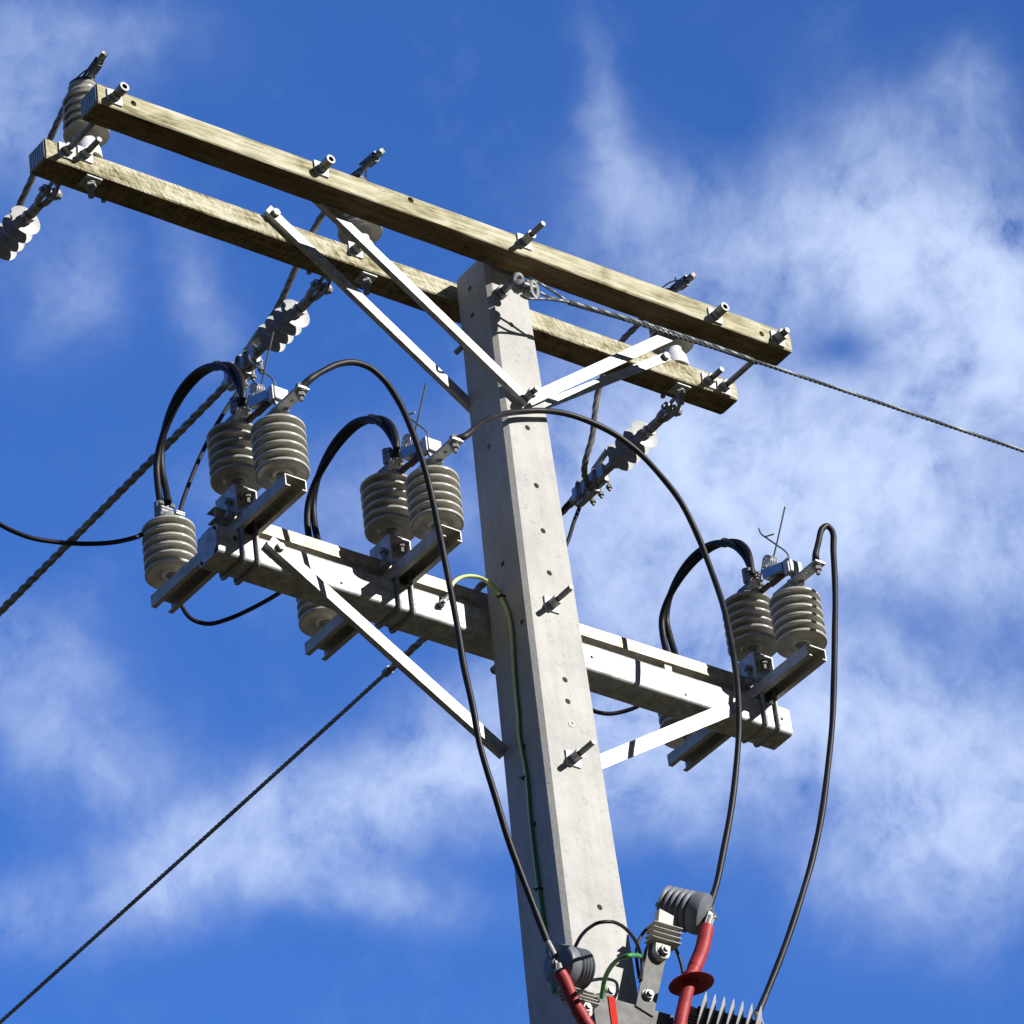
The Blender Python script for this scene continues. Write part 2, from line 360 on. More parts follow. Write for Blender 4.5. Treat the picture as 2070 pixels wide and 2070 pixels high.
def timber(name, saw):
    M = bpy.data.materials.new(name); M.use_nodes = True; t = M.node_tree; b = t.nodes['Principled BSDF']
    b.inputs['Roughness'].default_value = .85; b.inputs['Specular IOR Level'].default_value = .2
    tc = t.nodes.new('ShaderNodeTexCoord')
    def nz(sc, stretch, det=6, dist=0):
        mp = t.nodes.new('ShaderNodeMapping'); mp.inputs['Scale'].default_value = stretch; t.links.new(tc.outputs['Object'], mp.inputs[0])
        n = t.nodes.new('ShaderNodeTexNoise'); n.inputs['Scale'].default_value = sc; n.inputs['Detail'].default_value = det; n.inputs['Roughness'].default_value = .65; n.inputs['Distortion'].default_value = dist
        t.links.new(mp.outputs[0], n.inputs['Vector']); return n
    g = nz(95, (.06, 1, 1), 9, .5)
    big = nz(26, (.09, 1, 1), 7, 1.6)
    mott = nz(13, (.55, 1, 1), 8, .9)
    r = t.nodes.new('ShaderNodeValToRGB'); e = r.color_ramp.elements
    e[0].position = .33; e[0].color = (.13, .108, .052, 1); e[1].position = .62; e[1].color = (.51, .485, .375, 1)
    k = r.color_ramp.elements.new(.47); k.color = (.335, .31, .20, 1)
    a = t.nodes.new('ShaderNodeMath'); a.operation = 'ADD'
    h = t.nodes.new('ShaderNodeMath'); h.operation = 'MULTIPLY'; h.inputs[1].default_value = .5
    t.links.new(g.outputs['Fac'], a.inputs[0]); t.links.new(big.outputs['Fac'], a.inputs[1]); t.links.new(a.outputs[0], h.inputs[0])
    val = h.outputs[0]; bh = g.outputs['Fac']
    def M2(op, a, b_, c=0.0):
        n = t.nodes.new('ShaderNodeMath'); n.operation = op
        for k_, v in enumerate((a, b_, c)):
            if isinstance(v, bpy.types.NodeSocket): t.links.new(v, n.inputs[k_])
            else: n.inputs[k_].default_value = v
        return n.outputs[0]
    val = M2('MULTIPLY_ADD', M2('SUBTRACT', mott.outputs['Fac'], .5), .55, val)
    if saw:
        mp = t.nodes.new('ShaderNodeMapping'); mp.inputs['Rotation'].default_value = (0, math.radians(saw), 0); t.links.new(tc.outputs['Object'], mp.inputs[0])
        w = t.nodes.new('ShaderNodeTexNoise'); w.inputs['Scale'].default_value = 26; w.inputs['Detail'].default_value = 6; w.inputs['Distortion'].default_value = 1.6
        mq = t.nodes.new('ShaderNodeMapping'); mq.inputs['Scale'].default_value = (3.0, .6, .8); t.links.new(mp.outputs[0], mq.inputs[0]); t.links.new(mq.outputs[0], w.inputs['Vector'])
        val = M2('MULTIPLY_ADD', M2('SUBTRACT', w.outputs['Fac'], .5), .6, val)
        bh = M2('MULTIPLY_ADD', w.outputs['Fac'], 1.6, bh)
    t.links.new(val, r.inputs[0])
    # full colour on sides and top, multiplied darker and browner on downward faces
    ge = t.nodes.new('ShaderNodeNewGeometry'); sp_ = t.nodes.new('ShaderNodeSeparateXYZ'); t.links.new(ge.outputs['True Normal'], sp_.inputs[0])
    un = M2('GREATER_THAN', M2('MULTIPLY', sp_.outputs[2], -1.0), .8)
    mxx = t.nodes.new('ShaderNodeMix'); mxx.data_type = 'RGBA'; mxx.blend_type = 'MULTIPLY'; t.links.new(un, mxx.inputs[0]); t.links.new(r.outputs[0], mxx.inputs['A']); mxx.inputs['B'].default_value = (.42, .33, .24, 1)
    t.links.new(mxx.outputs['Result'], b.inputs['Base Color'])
    bp_ = t.nodes.new('ShaderNodeBump'); bp_.inputs['Strength'].default_value = .8; bp_.inputs['Distance'].default_value = .004
    t.links.new(bh, bp_.inputs['Height']); t.links.new(bp_.outputs[0], b.inputs['Normal'])
    return M
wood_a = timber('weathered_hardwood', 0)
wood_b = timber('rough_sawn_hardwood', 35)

# ------------------------------------------------------------------ ground
GZ = -10.65
bm = newbm(); bmesh.ops.create_circle(bm, cap_ends=True, segments=96, radius=9000)
for v in bm.verts: v.co.z = GZ
gm = mat('dry_grass_ground', (.075, .062, .036), .95, 0, .1, var=.5, vscale=.6, vcol=(.05, .048, .02), bump=.3, bscale=8)
tag(obj('ground', bm, gm, None, (0, 0, 0)), 'dry grassy ground at the foot of the pole', 'ground', kind='structure')

# ------------------------------------------------------------------ concrete pole
def hw(z): return .098 - .0161 * z
def yf(z): return .0113 * z
def yb(z): return .1902 - .0113 * z
ZT = 1.432
pole = thing('concrete_pole', (0, .09, GZ), 'tall tapering concrete power pole with a column of bolt holes', 'utility pole')
bm = newbm(); ch = .0135
def ring(z, c=ch):
    w, a, b = hw(z), yf(z), yb(z)
    pts = [(-w + c, a), (w - c * .5, a), (w, a + c * .5), (w, b - c), (w - c, b), (-w + c * .3, b), (-w, b - c * .3), (-w, a + c)]
    return [bm.verts.new((x, y, z)) for x, y in pts]
rs = [ring(z) for z in (GZ - .3, -6, -3, -1.5, -.5, .5, ZT)]
for A, B in zip(rs, rs[1:]):
    for i in range(8): bm.faces.new((A[i], A[(i + 1) % 8], B[(i + 1) % 8], B[i]))
bm.faces.new(list(reversed(rs[0]))); bm.faces.new(rs[-1])
cut = newbm()
fholes = [(-.0099, 1.1731), (-.003, .7774), (.0003, .5598), (.0017, .3916), (.0027, .2368), (.0055, -.1485), (.0047, -.2255), (.0157, -.9333)]
for x, z in fholes: cyl(cut, (x, yf(z) - .02, z), (x + .002, yf(z) + .05, z), .0095, seg=20)
lholes = [R2(1447, 910), R2(1463, 1085), R2(1550, 1770), S1(1340, 772), S1(1465, 1150), S1(1250, 8), S3(163, 28), S3(222, 462)]
for u, v in lholes:
    p = P(u, v, 'x', -.1); p = P(u, v, 'x', -hw(p.z))
    cyl(cut, (p.x - .02, p.y, p.z), (p.x + .05, p.y, p.z), .0095, seg=20)
# small chips along the sunlit arris
for (u, v, r) in [(*S3(405, 932), .004), (*S3(342, 465), .003), (*S3(298, 230), .003), (*S1(1410, 320), .003), (*S1(1465, 682), .0035), (*R2(1560, 985), .005), (*S3(372, 652), .003)]:
    p = P(u, v, 'y', .004); bmesh.ops.create_icosphere(cut, subdivisions=1, radius=r, matrix=Matrix.Translation(p))
bm = boolean(bm, cut)
obj('pole_shaft', bm, conc, pole)
# plugged hole
bm = newbm(); lathe(bm, [(0, 0), (.006, 0), (.0105, 0), (.0115, -.004), (.0115, -.008)], (.0074, yf(-.3046) - .0035, -.3046), (0, 1, 0), 20)
bm = newbm()
lathe(bm, [(.0115, .004), (.0115, -.002), (.006, -.002), (.006, .001), (0, .001)], (.0074, yf(-.3046), -.3046), (0, 1, 0), 20)
obj('hole_plug', bm, bolt, pole)

def stud(parent, x, z, y, L, plate=.052, nutL=.016, r=.008, name='stud_bolt', ph=.005, pipe=False, gap=.0):
    """threaded bolt standing out of a front face (towards -y) over a square washer"""
    if plate:
        b = newbm(); a = plate / 2
        box(b, (x, y - ph / 2 - .001 - gap, z), (plate, ph, plate), .0012)
        obj('square_washer', b, galv, parent)
    b = newbm(); y1 = y - ph - .001 - gap
    cyl(b, (x, y1 + .002, z), (x, y - L, z), r, seg=14)
    k = y1 - nutL
    while k > y - L + .003:
        cyl(b, (x, k, z), (x, k - .0011, z), r * 1.07, seg=14); k -= .0026
    if pipe:
        lathe(b, [(r * 1.0, 0), (r * 1.75, 0), (r * 1.75, .03), (r * 1.0, .03)], (x, y - L - .012 + .03, z), (0, -1, 0), 18)
    o = obj(name, b, bolt, parent)
    b = newbm(); nut(b, (x, y1, z), (x, y1 - nutL, z), r * 1.9); obj('nut', b, bolt, o)
    return o

for z, L in ((.1153, .105), (-.4339, .105)):
    stud(pole, -.0075, z, yf(z), L, plate=.052, nutL=.034, r=.0085)
bm = newbm(); z = .873
cyl(bm, (-.0095, yf(z), z), (-.0095, -.035, z), .0125, seg=16); cyl(bm, (-.0095, -.035, z), (-.0095, -.07, z), .009, seg=14); nut(bm, (-.0095, -.036, z), (-.0095, -.052, z), .0165)
obj('brace_bolt', bm, bolt, pole)
# bolt end on the back left of the pole
p = P(*R2(1340, 1235), 'y', .24)
bm = newbm(); cyl(bm, (p.x + .05, yb(p.z) - .01, p.z), (p.x + .05, yb(p.z) + .12, p.z), .009)
obj('through_bolt', bm, bolt, pole)
# bolts low on the shaft
for (u, v) in (S3(640, 1393),):
    p = P(u, v, 'y', -.02); bm = newbm(); cyl(bm, (p.x, yf(p.z) + .002, p.z), (p.x, yf(p.z) - .02, p.z), .011, seg=14); nut(bm, (p.x, yf(p.z) - .004, p.z), (p.x, yf(p.z) - .014, p.z), .016); obj('frame_bolt', bm, bolt, pole)

# ------------------------------------------------------------------ timber crossarms
H = .075; DA = .0938; TT = .1902
def timber_arm(name, x0, x1, ya, yb_, za, zb, wood, holes, label, splits=()):
    root = thing(name, ((x0 + x1) / 2, (ya + yb_) / 2, (za + zb) / 2), label, 'crossarm', 'timber crossarms at the pole top')
    bm = newbm(); n = 40
    c = .0035
    prof = [(ya + c, 0), (yb_ - c, 0), (yb_, c), (yb_, H - c), (yb_ - c, H), (ya + c, H), (ya, H - c), (ya, c)]
    rr = []
    for i in range(n + 1):
        f = i / n; x = x0 + (x1 - x0) * f; z = za + (zb - za) * f
        j = lambda: random.uniform(-.0006, .0006)
        sc = 1.0 if i < n else .86
        cy = (ya + yb_) / 2
        rr.append([bm.verts.new((x if i < n else x1, cy + (a - cy) * sc + j(), z + H / 2 + (b - H / 2) * sc + j())) for a, b in prof])
        if i == n - 1:
            f2 = 1 - .010 / (x1 - x0); xx = x0 + (x1 - x0) * f2; zz = za + (zb - za) * f2
            rr.append([bm.verts.new((xx, a, zz + b)) for a, b in prof])
    for A, B in zip(rr, rr[1:]):
        for i in range(8): bm.faces.new((A[i], A[(i + 1) % 8], B[(i + 1) % 8], B[i]))
    bm.faces.new(list(reversed(rr[0]))); bm.faces.new(rr[-1])
    if holes:
        cut = newbm()
        for (hx, hz, hr) in holes: cyl(cut, (hx, ya - .02, hz), (hx, ya + .05, hz), hr, seg=18)
        for (hx, hz, L) in splits:
            for k in range(3):
                xx = hx - L / 2 + L * k / 3; box(cut, (xx + L / 6, ya, hz + .0006 * k), (L / 3 - .002, .016, .0011 if k != 1 else .0018), 0, Matrix.Rotation(random.uniform(-.012, .012), 3, 'Y'))
        bm = boolean(bm, cut)
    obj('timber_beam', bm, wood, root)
    # toothed plate nailed over the end grain
    bm = newbm(); boxr(bm, x0 - .0035, x0 - .0005, ya + .006, yb_ - .006, za + .005, za + H - .005)
    cut = newbm()
    for i in range(6):
        for k in range(5):
            yy = ya + .016 + i * (DA - .032) / 5; zz = za + .014 + k * (H - .028) / 4 + (.004 if i % 2 else -.002)
            boxr(cut, x0 - .006, x0 + .004, yy - .0022, yy + .0022, zz - .0048, zz + .0048)
    bm = boolean(bm, cut)
    obj('nail_plate', bm, galvd, root)
    return root
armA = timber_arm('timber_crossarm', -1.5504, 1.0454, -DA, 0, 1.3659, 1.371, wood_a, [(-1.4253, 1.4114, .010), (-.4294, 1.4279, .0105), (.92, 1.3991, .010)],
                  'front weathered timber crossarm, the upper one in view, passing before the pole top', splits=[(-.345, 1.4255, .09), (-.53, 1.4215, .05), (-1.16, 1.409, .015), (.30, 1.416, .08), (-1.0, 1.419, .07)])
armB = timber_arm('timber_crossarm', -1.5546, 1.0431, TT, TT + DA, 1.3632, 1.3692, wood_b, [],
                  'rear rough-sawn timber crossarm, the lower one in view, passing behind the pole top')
# hardware on the front arm
stud(armA, -1.4938, 1.4043, -DA, .048, pipe=True, r=.009)
stud(armA, -.7606, 1.4178, -DA, .045, pipe=True, r=.009)
stud(armA, -.0066, 1.4219, -DA, .105, r=.0085, nutL=.04)
stud(armA, .7318, 1.4008, -DA, .045, pipe=True, r=.009)
stud(armA, .982, 1.4002, -DA, .055, r=.010, nutL=.03)
# hardware on the rear arm
stud(armB, -1.4187, 1.4238, TT, .085, nutL=.022, r=.009)
stud(armB, -.4437, 1.4259, TT, .05, nutL=.022, r=.009)
stud(armB, .9202, 1.4015, TT, .075, nutL=.022, r=.009)
for x in (-1.3, -.56, .80):   # bolt heads and dowels under the rear arm
    bm = newbm(); cyl(bm, (x, TT + DA - .004, 1.366), (x, TT + DA - .004, 1.357), .008); obj('bolt_head', bm, bolt, armB)
# threaded spacer rods between the two arms
for i, (x, z, lab) in enumerate(((-1.4839, 1.4101, 'threaded spacer rod joining the left ends of the timber crossarms'), (.9811, 1.3978, 'threaded spacer rod joining the right ends of the timber crossarms'))):
    t_ = thing('spacer_rod', (x, TT, z), lab, 'threaded rod', 'spacer rods between the timber crossarms')
    bm = newbm(); cyl(bm, (x, -.001, z), (x, TT + .002, z), .0095)
    obj('rod', bm, bolt, t_)
    for y0, s_ in ((.001, 1), (TT - .001, -1)):
        bm = newbm(); box(bm, (x, y0 + s_ * .003, z), (.055, .005, .055), .001); obj('square_washer', bm, galv, t_)
        bm = newbm(); nut(bm, (x, y0 + s_ * .006, z), (x, y0 + s_ * .026, z), .018); obj('nut', bm, bolt, t_)

# ------------------------------------------------------------------ braces
def angle_bar(bm, a, b, w, th, ydir=1, flange=.0):
    """flat bar in an xz plane; a,b are (x,y,z) centre line ends; front face at y"""
    a = Vector(a); b = Vector(b); d = (b - a).normalized(); s_ = V(-d.z, 0, d.x)
    def q(p, t_, k): return bm.verts.new(p + s_ * t_ + V(0, k, 0))
    A = [q(a, -w / 2, 0), q(a, w / 2, 0), q(a, w / 2, th), q(a, -w / 2, th)]; B = [q(b, -w / 2, 0), q(b, w / 2, 0), q(b, w / 2, th), q(b, -w / 2, th)]
    for i in range(4): bm.faces.new((A[i], A[(i + 1) % 4], B[(i + 1) % 4], B[i]))
    bm.faces.new(A[::-1]); bm.faces.new(B)
def brace(name_label, a, b, w, fl, end_bolts, y_off=0, group='flat steel braces'):
    """angle iron: a face plate towards the viewer and a flange turned back along its lower edge"""
    a = Vector(a); b = Vector(b)
    t_ = thing('steel_brace', (a + b) / 2, name_label, 'brace', group)
    bm = newbm(); angle_bar(bm, a, b, w, .004)
    d = (b - a).normalized(); s_ = V(-d.z, 0, d.x)
    if s_.z > 0: s_ = -s_
    if fl:
        c0 = a + s_ * (w / 2 - .002); c1 = b + s_ * (w / 2 - .002)
        for (p, q_) in ((c0, c1),):
            vs = []
            for pt in (p, q_):
                vs.append([bm.verts.new(pt + s_ * k + V(0, y, 0)) for k, y in ((.0021, .0039), (.0021, fl), (-.002, fl), (-.002, .0039))])
            A, B = vs
            for i in range(4): bm.faces.new((A[i], A[(i + 1) % 4], B[(i + 1) % 4], B[i]))
            bm.faces.new(A[::-1]); bm.faces.new(B)
    obj('bar', bm, galv, t_)
    for p in end_bolts:
        p = Vector(p); b2 = newbm(); cyl(b2, p, p + V(0, -.002, 0), .014, seg=18); nut(b2, p + V(0, -.0015, 0), p + V(0, -.013, 0), .0135); obj('bolt_head', b2, bolt, t_)
    return t_
YA = .006
pb = (-.0095, -.006, .873)
brace('steel brace from the front timber crossarm down left of the pole bolt', (-.78, -.010, 1.44), (-.0, -.0175, .862), .034, .020, [], group='upper crossarm braces')
brace('steel brace from the front timber crossarm down right of the pole bolt', (.735, -.002, 1.437), (-.0, -.010, .870), .038, .0, [], group='upper crossarm braces')
brace('steel brace bolted to the rear timber crossarm, left of the pole', (-.772, TT - .020, 1.455), (-.005, TT - .020, .90), .034, .019, [(-.7504, TT - .0205, 1.4395)], group='upper crossarm braces')
brace('steel brace bolted to the rear timber crossarm, right of the pole', (.766, TT - .0055, 1.447), (.0, TT - .0055, .903), .031, .0, [(.7483, TT - .006, 1.4346)], group='upper crossarm braces')

# ------------------------------------------------------------------ steel crossarm
CY0, CY1 = .189, .2916
def rrect(y0, y1, z0, z1, r, n=5):
    o = []
    for (cy, cz, a0) in ((y0 + r, z0 + r, 180), (y1 - r, z0 + r, 270), (y1 - r, z1 - r, 0), (y0 + r, z1 - r, 90)):
        for k in range(n + 1):
            a = math.radians(a0 + 90 * k / n); o.append((cy + r * math.cos(a), cz + r * math.sin(a)))
    return o
xl, xr, zl, zr = -1.0567, 1.0425, .0912, .0794; HC = .1019
steel = thing('steel_crossarm', (0, .24, .13), 'thick hollow galvanised steel crossarm behind the pole carrying the switch brackets', 'crossarm')
bm = newbm()
def loop(x, z0, inset, r): return [bm.verts.new((x, a, b)) for a, b in rrect(CY0 + inset, CY1 - inset, z0 + inset, z0 + HC - inset, r)]
A = loop(xl, zl, 0, .012); B = loop(xr, zr, 0, .012); Ai = loop(xl, zl, .005, .008); Aj = loop(xl + .06, zl, .005, .008)
n = len(A)
for p, q in ((A, B), (Ai, A), (Ai, Aj)):
    for i in range(n): bm.faces.new((p[i], p[(i + 1) % n], q[(i + 1) % n], q[i]))
bm.faces.new(B); bm.faces.new(Aj)
cut = newbm()
for x, z in ((xl + .062, .155),): cyl(cut, (x, CY0 - .02, z), (x, CY0 + .045, z), .009)
for u, v in (S2(286, 1125), S2(850, 1350), S2(1428, 1496), S1(290, 897)):
    p = P(u, v, 'y', CY0); cyl(cut, (p.x, CY0 - .02, p.z), (p.x, CY0 + .045, p.z), .0055)
bm = boolean(bm, cut)
obj('box_beam', bm, galv, steel)
bm = newbm(); cz = zl + HC / 2; cy = (CY0 + CY1) / 2; a = .0505; k = .030
prism(bm, [(cy - a, cz - a + k), (cy - a + k * .9, cz - a), (cy + a - k, cz - a), (cy + a, cz - a + k), (cy + a, cz + a - k), (cy + a - k, cz + a), (cy - a + k * .9, cz + a), (cy - a, cz + a - k)], 'x', xl - .004, xl + .0005)
obj('end_cap', bm, galv, steel)
# earth bolt and lug on the front face
p = P(*S1(930, 1045), 'y', CY0)
bm = newbm(); cyl(bm, (p.x, CY0, p.z), (p.x, CY0 - .03, p.z), .006, seg=12); nut(bm, (p.x, CY0 - .006, p.z), (p.x, CY0 - .02, p.z), .011); cyl(bm, (p.x, CY0, p.z), (p.x, CY0 - .004, p.z), .015)
obj('earth_bolt', bm, bolt, steel)
EARTH = p.copy()
# lower braces (on the front face of the steel arm, down to the pole)
brace('long steel brace below the steel crossarm, left of the pole', (-.886, CY0 - .022, .172), (-.11, CY0 - .022, -.335), .042, .021, [(-.8568, CY0 - .0225, .152)], group='lower crossarm braces')
brace('steel brace below the steel crossarm, right of the pole', (.80, CY0 - .0055, .102), (.10, CY0 - .0055, -.355), .046, .0, [], group='lower crossarm braces')
# bolt head where the arm meets the pole behind
p = P(*S1(1270, 1435), 'y', .2)
bm = newbm(); cyl(bm, (p.x + .02, yb(p.z), p.z), (p.x + .02, yb(p.z) + .03, p.z), .013); obj('brace_bolt', bm, bolt, pole)

# drive rail: small channel lying on the arm, open underneath
def channel(bm, L0, L1, cx, cz, w, h, th, lip=.0, axis='x'):
    """inverted U: web on top at cz+h; section across is w"""
    q = [(-w / 2, 0), (-w / 2, h), (w / 2, h), (w / 2, 0)]
    if lip: out = [(-w / 2 + lip, 0)] + q + [(w / 2 - lip, 0), (w / 2 - lip, th), (w / 2 - th, th), (w / 2 - th, h - th), (-w / 2 + th, h - th), (-w / 2 + th, th), (-w / 2 + lip, th)]
    else: out = q + [(w / 2 - th, 0), (w / 2 - th, h - th), (-w / 2 + th, h - th), (-w / 2 + th, 0)]
    prism(bm, [(cx + a, cz + b) for a, b in out], axis, L0, L1)
rail = thing('operating_rail', (0, .24, .245), 'slim steel channel rail linking the three switch saddles above the steel crossarm', 'rail')
bm = newbm(); y0, y1, z0, z1, th = .223, .263, .2375, .2785, .003
prism(bm, [(y0, z0), (y1, z0), (y1, z0 + th), (y0 + th, z0 + th), (y0 + th, z1 - th), (y1, z1 - th), (y1, z1), (y0, z1)], 'x', -1.035, .93)
obj('channel', bm, railm, rail)
for (u, v) in (R4(1330, 1505), S1(1080, 1005), S2(735, 1185)):
    p = P(u, v, 'y', .24); bm = newbm(); boxr(bm, p.x - .014, p.x + .014, .232, .252, .194, .2378, .001); obj('packing_block', bm, galvd, rail)

# ------------------------------------------------------------------ switch brackets and posts
TH = .023
UX = (-.9417, -.3965, .967)
def U(i, x, y, z):
    c, s_ = math.cos(TH), math.sin(TH)
    return V(UX[i] + x * c - y * s_, x * s_ + y * c, z)
WHERE = ('left', 'middle', 'right')
UN = ('leftmost switch unit', 'switch unit beside the pole', 'rightmost switch unit')

def unit_copies(build, labels, base, cat, group, name):
    r = thing(name, base, labels[0], cat, group)
    build(r)
    out = []
    for i in range(3):
        o = r if i == 0 else copy_tree(r)
        o.location = U(i, *base); o.rotation_euler = (0, 0, TH); o['label'] = labels[i]; out.append(o)
    return out

def build_bracket(r):
    bm = newbm(); channel(bm, -.055, .640, 0, .195, .075, .040, .0032, .016, 'y')
    obj('channel', bm, galvd, r)
    for dx in (-.028, .022):       # U-bolts round the steel arm
        bm = newbm(); z0, z1 = .083, .2
        y0, y1 = CY0 - .007, CY1 + .008
        tube(bm, [V(dx, y0, .236), V(dx, y0, z0 + .012), V(dx, y0 + .004, z0 + .003), V(dx, y0 + .012, z0), V(dx, y1 - .012, z0), V(dx, y1 - .004, z0 + .003), V(dx, y1, z0 + .012), V(dx, y1, .236)], .0068, 10)
        obj('u_bolt', bm, bolt, r)
    for dx in (-.028, .022):
        bm = newbm(); nut(bm, (dx, CY0 - .007, .2355), (dx, CY0 - .007, .247), .012)
        obj('u_bolt_nut', bm, bolt, r)
brackets = unit_copies(build_bracket, ['long steel channel bracket lying across the steel crossarm, ' + u for u in UN], (0, .29, .195), 'bracket', 'switch brackets on the steel crossarm', 'channel_bracket')

PITCH = .0311
def shed_profile(z0, n=6, R=.0805, core=.040, pitch=PITCH):
    pr = [(0, z0 - .002), (.016, z0 - .002), (.020, z0 - .006), (.032, z0 - .006), (.036, z0 + .001), (.048, z0 + .004), (.058, z0 + .002)]
    for k in range(n):
        z = z0 + k * pitch
        if k: pr += [(core, z + .0065), (core + .006, z + .0035), (core + .017, z + .0015)]
        pr += [(R - .012, z - .0025), (R - .007, z - .0050), (R - .0022, z - .0048), (R, z - .0025), (R, z + .0030), (R - .0018, z + .0056), (R - .014, z + .0095), (core + .010, z + .013), (core + .002, z + .017), (core, z + .021)]
    zt = z0 + n * pitch
    pr += [(core, zt - .008), (core - .006, zt - .004), (.030, zt - .002), (0, zt - .002)]
    return pr
def post(r, zb, n=6, m=None, stud_to=None):
    """porcelain post, bottom shed at zb"""
    bm = newbm(); lathe(bm, shed_profile(zb, n), (0, r.location.y, 0), (0, 0, 1), 72)
    obj('porcelain_body', bm, m or porc, r, angle=50)
    bm = newbm(); y = r.location.y; z1 = zb - .004; z0 = stud_to
    cyl(bm, (0, y, z0), (0, y, z1), .009); nut(bm, (0, y, z0 + .001), (0, y, z0 + .012), .016); cyl(bm, (0, y, z1 - .004), (0, y, z1 + .001), .016)
    obj('base_stud', bm, bolt, r)
ZF = .282; ZB = .4985
def build_front(r):
    post(r, ZF, 6, porc, .235)
    zt = ZF + 6 * PITCH            # .4706
    y = r.location.y
    bm = newbm(); cyl(bm, (0, y, zt - .004), (0, y, zt + .008), .030, .026, 24); cyl(bm, (0, y, zt + .008), (0, y, ZB), .017, seg=20); obj('cap_plate', bm, alu, r)
    bm = newbm(); boxr(bm, -.0215, .0205, -.137, .075, ZB, ZB + .008, .0015)
    cut = newbm(); cyl(cut, (0, -.072, ZB - .01), (0, -.072, ZB + .02), .0055)
    bm = boolean(bm, cut)
    tb = obj('terminal_bar', bm, alu, r)
    bm = newbm(); nut(bm, (0, y, ZB + .0085), (0, y, ZB + .020), .014); obj('fixing_nut', bm, bolt, tb)
    bm = newbm(); nut(bm, (.012, y - .032, ZB - .009), (.012, y - .032, ZB - .0005), .010); obj('fixing_nut', bm, bolt, tb)
    bm = newbm(); yy = -.118; lathe(bm, [(0, -.032), (.007, -.032), (.007, -.017), (.0135, -.017), (.0135, -.003), (.018, -.003), (.018, -.0003), (.007, -.0003), (.007, .0155), (.0135, .0155), (.0135, .026), (.007, .026), (.007, .031), (0, .031)], (0, yy, ZB), (0, 0, 1), 6)
    o_ = obj('terminal_bolt', bm, bolt, tb)
TB_Y = -.118
fronts = unit_copies(build_front, ['grey ribbed porcelain post with terminal bar, bracket front end, ' + u for u in UN], (0, .005, .235), 'insulator', 'front switch posts', 'post_insulator')

ZM = .398
cast = mat('dull_cast_metal', (.24, .25, .26), .6, .4, var=.35, vscale=70, bump=.15, bscale=110)
def clampcast(r, zt, y, m=alu, sh=0.0, bm_=None):
    m = cast
    bm = newbm()
    cyl(bm, (0, y, zt - .004), (0, y, zt + .012), .040, .034, 8); cyl(bm, (0, y, zt + .012), (0, y, zt + .0305), .026, .020, 8)
    y = y + sh
    if sh:
        prism(bm, [(y - sh + .022, zt + .010), (y - sh - .034, zt + .010), (y - .018, zt + .0305), (y + .030, zt + .0305), (y - sh + .012, zt + .0295)], 'x', -.019, .019)
    o = obj('cap_casting', bm, m, r)
    bm = newbm(); boxr(bm, -.026, .026, y - .010, y + .030, zt + .030, zt + .044, .003); boxr(bm, -.024, .024, y - .006, y + .020, zt + .046, zt + .060, .004)
    cyl(bm, (-.014, y + .022, zt + .04), (-.012, y + .024, zt + .085), .0125); cyl(bm, (.014, y + .022, zt + .04), (.012, y + .024, zt + .085), .0125)
    obj('cable_clamp', bm, m, o)
    bm = newbm()
    bm.free()
    for sx in (-.02, .02):
        bm = newbm(); nut(bm, (sx, y - .002, zt + .0605), (sx, y - .002, zt + .071), .009); obj('clamp_bolt', bm, bolt, o)
        bm = newbm(); nut(bm, (sx, y - .004, zt + .018), (sx, y - .004, zt + .0295), .009); obj('clamp_bolt', bm, bolt, o)
def build_mid(r):
    post(r, ZM, 6, porc2, .356)
    zt = ZM + 6 * PITCH; y = r.location.y
    clampcast(r, zt, y, sh=-.055)
    bm = newbm(); nut(bm, (.03, y - .03, zt + .014), (.03, y - .03, zt + .024), .012); boxr(bm, .0, .04, y - .045, y - .015, zt + .009, zt + .014, .001)
    obj('hinge_lug', bm, rust, r)
mids = unit_copies(build_mid, ['darker ribbed porcelain post standing on the folded saddle, ' + u for u in UN], (0, .218, .356), 'insulator', 'middle switch posts', 'post_insulator')
def build_saddle(r):
    bm = newbm(); channel(bm, .178, .278, -.004, .238, .078, .108, .004, 0, 'y')
    cut = newbm(); boxr(cut, -.1, .1, .2225, .2635, .2, .2785)
    bm = boolean(bm, cut)
    obj('saddle_plate', bm, galv, r)
    bm = newbm(); boxr(bm, -.030, .038, .185, .262, .3465, .3555, .002); obj('top_plate', bm, galv, r)
    bm = newbm(); lathe(bm, [(0, -.03), (.0065, -.03), (.0065, -.012), (.012, -.012), (.012, -.001), (0, -.001)], (.018, .200, .3425), (0, 0, 1), 6); obj('saddle_bolt', bm, bolt, r)
    bm = newbm(); nut(bm, (.0, .228, .328), (.0, .228, .3415), .014); obj('saddle_nut', bm, bolt, r)
    bm = newbm(); lathe(bm, [(0, .0), (.014, 0), (.014, .010), (.006, .010), (.006, .045), (.012, .045), (.012, .057), (.006, .057), (.006, .062), (0, .062)], (-.055, .20, .24), (0, 0, 1), 6); obj('foot_bolt', bm, bolt, r)
    bm = newbm(); boxr(bm, -.068, -.0435, .188, .212, .236, .2395, .0005); obj('foot_lug', bm, galvd, r)
saddles = unit_copies(build_saddle, ['folded steel saddle under the middle porcelain post, ' + u for u in UN], (0, .228, .238), 'saddle', 'saddles under the middle posts', 'post_saddle')

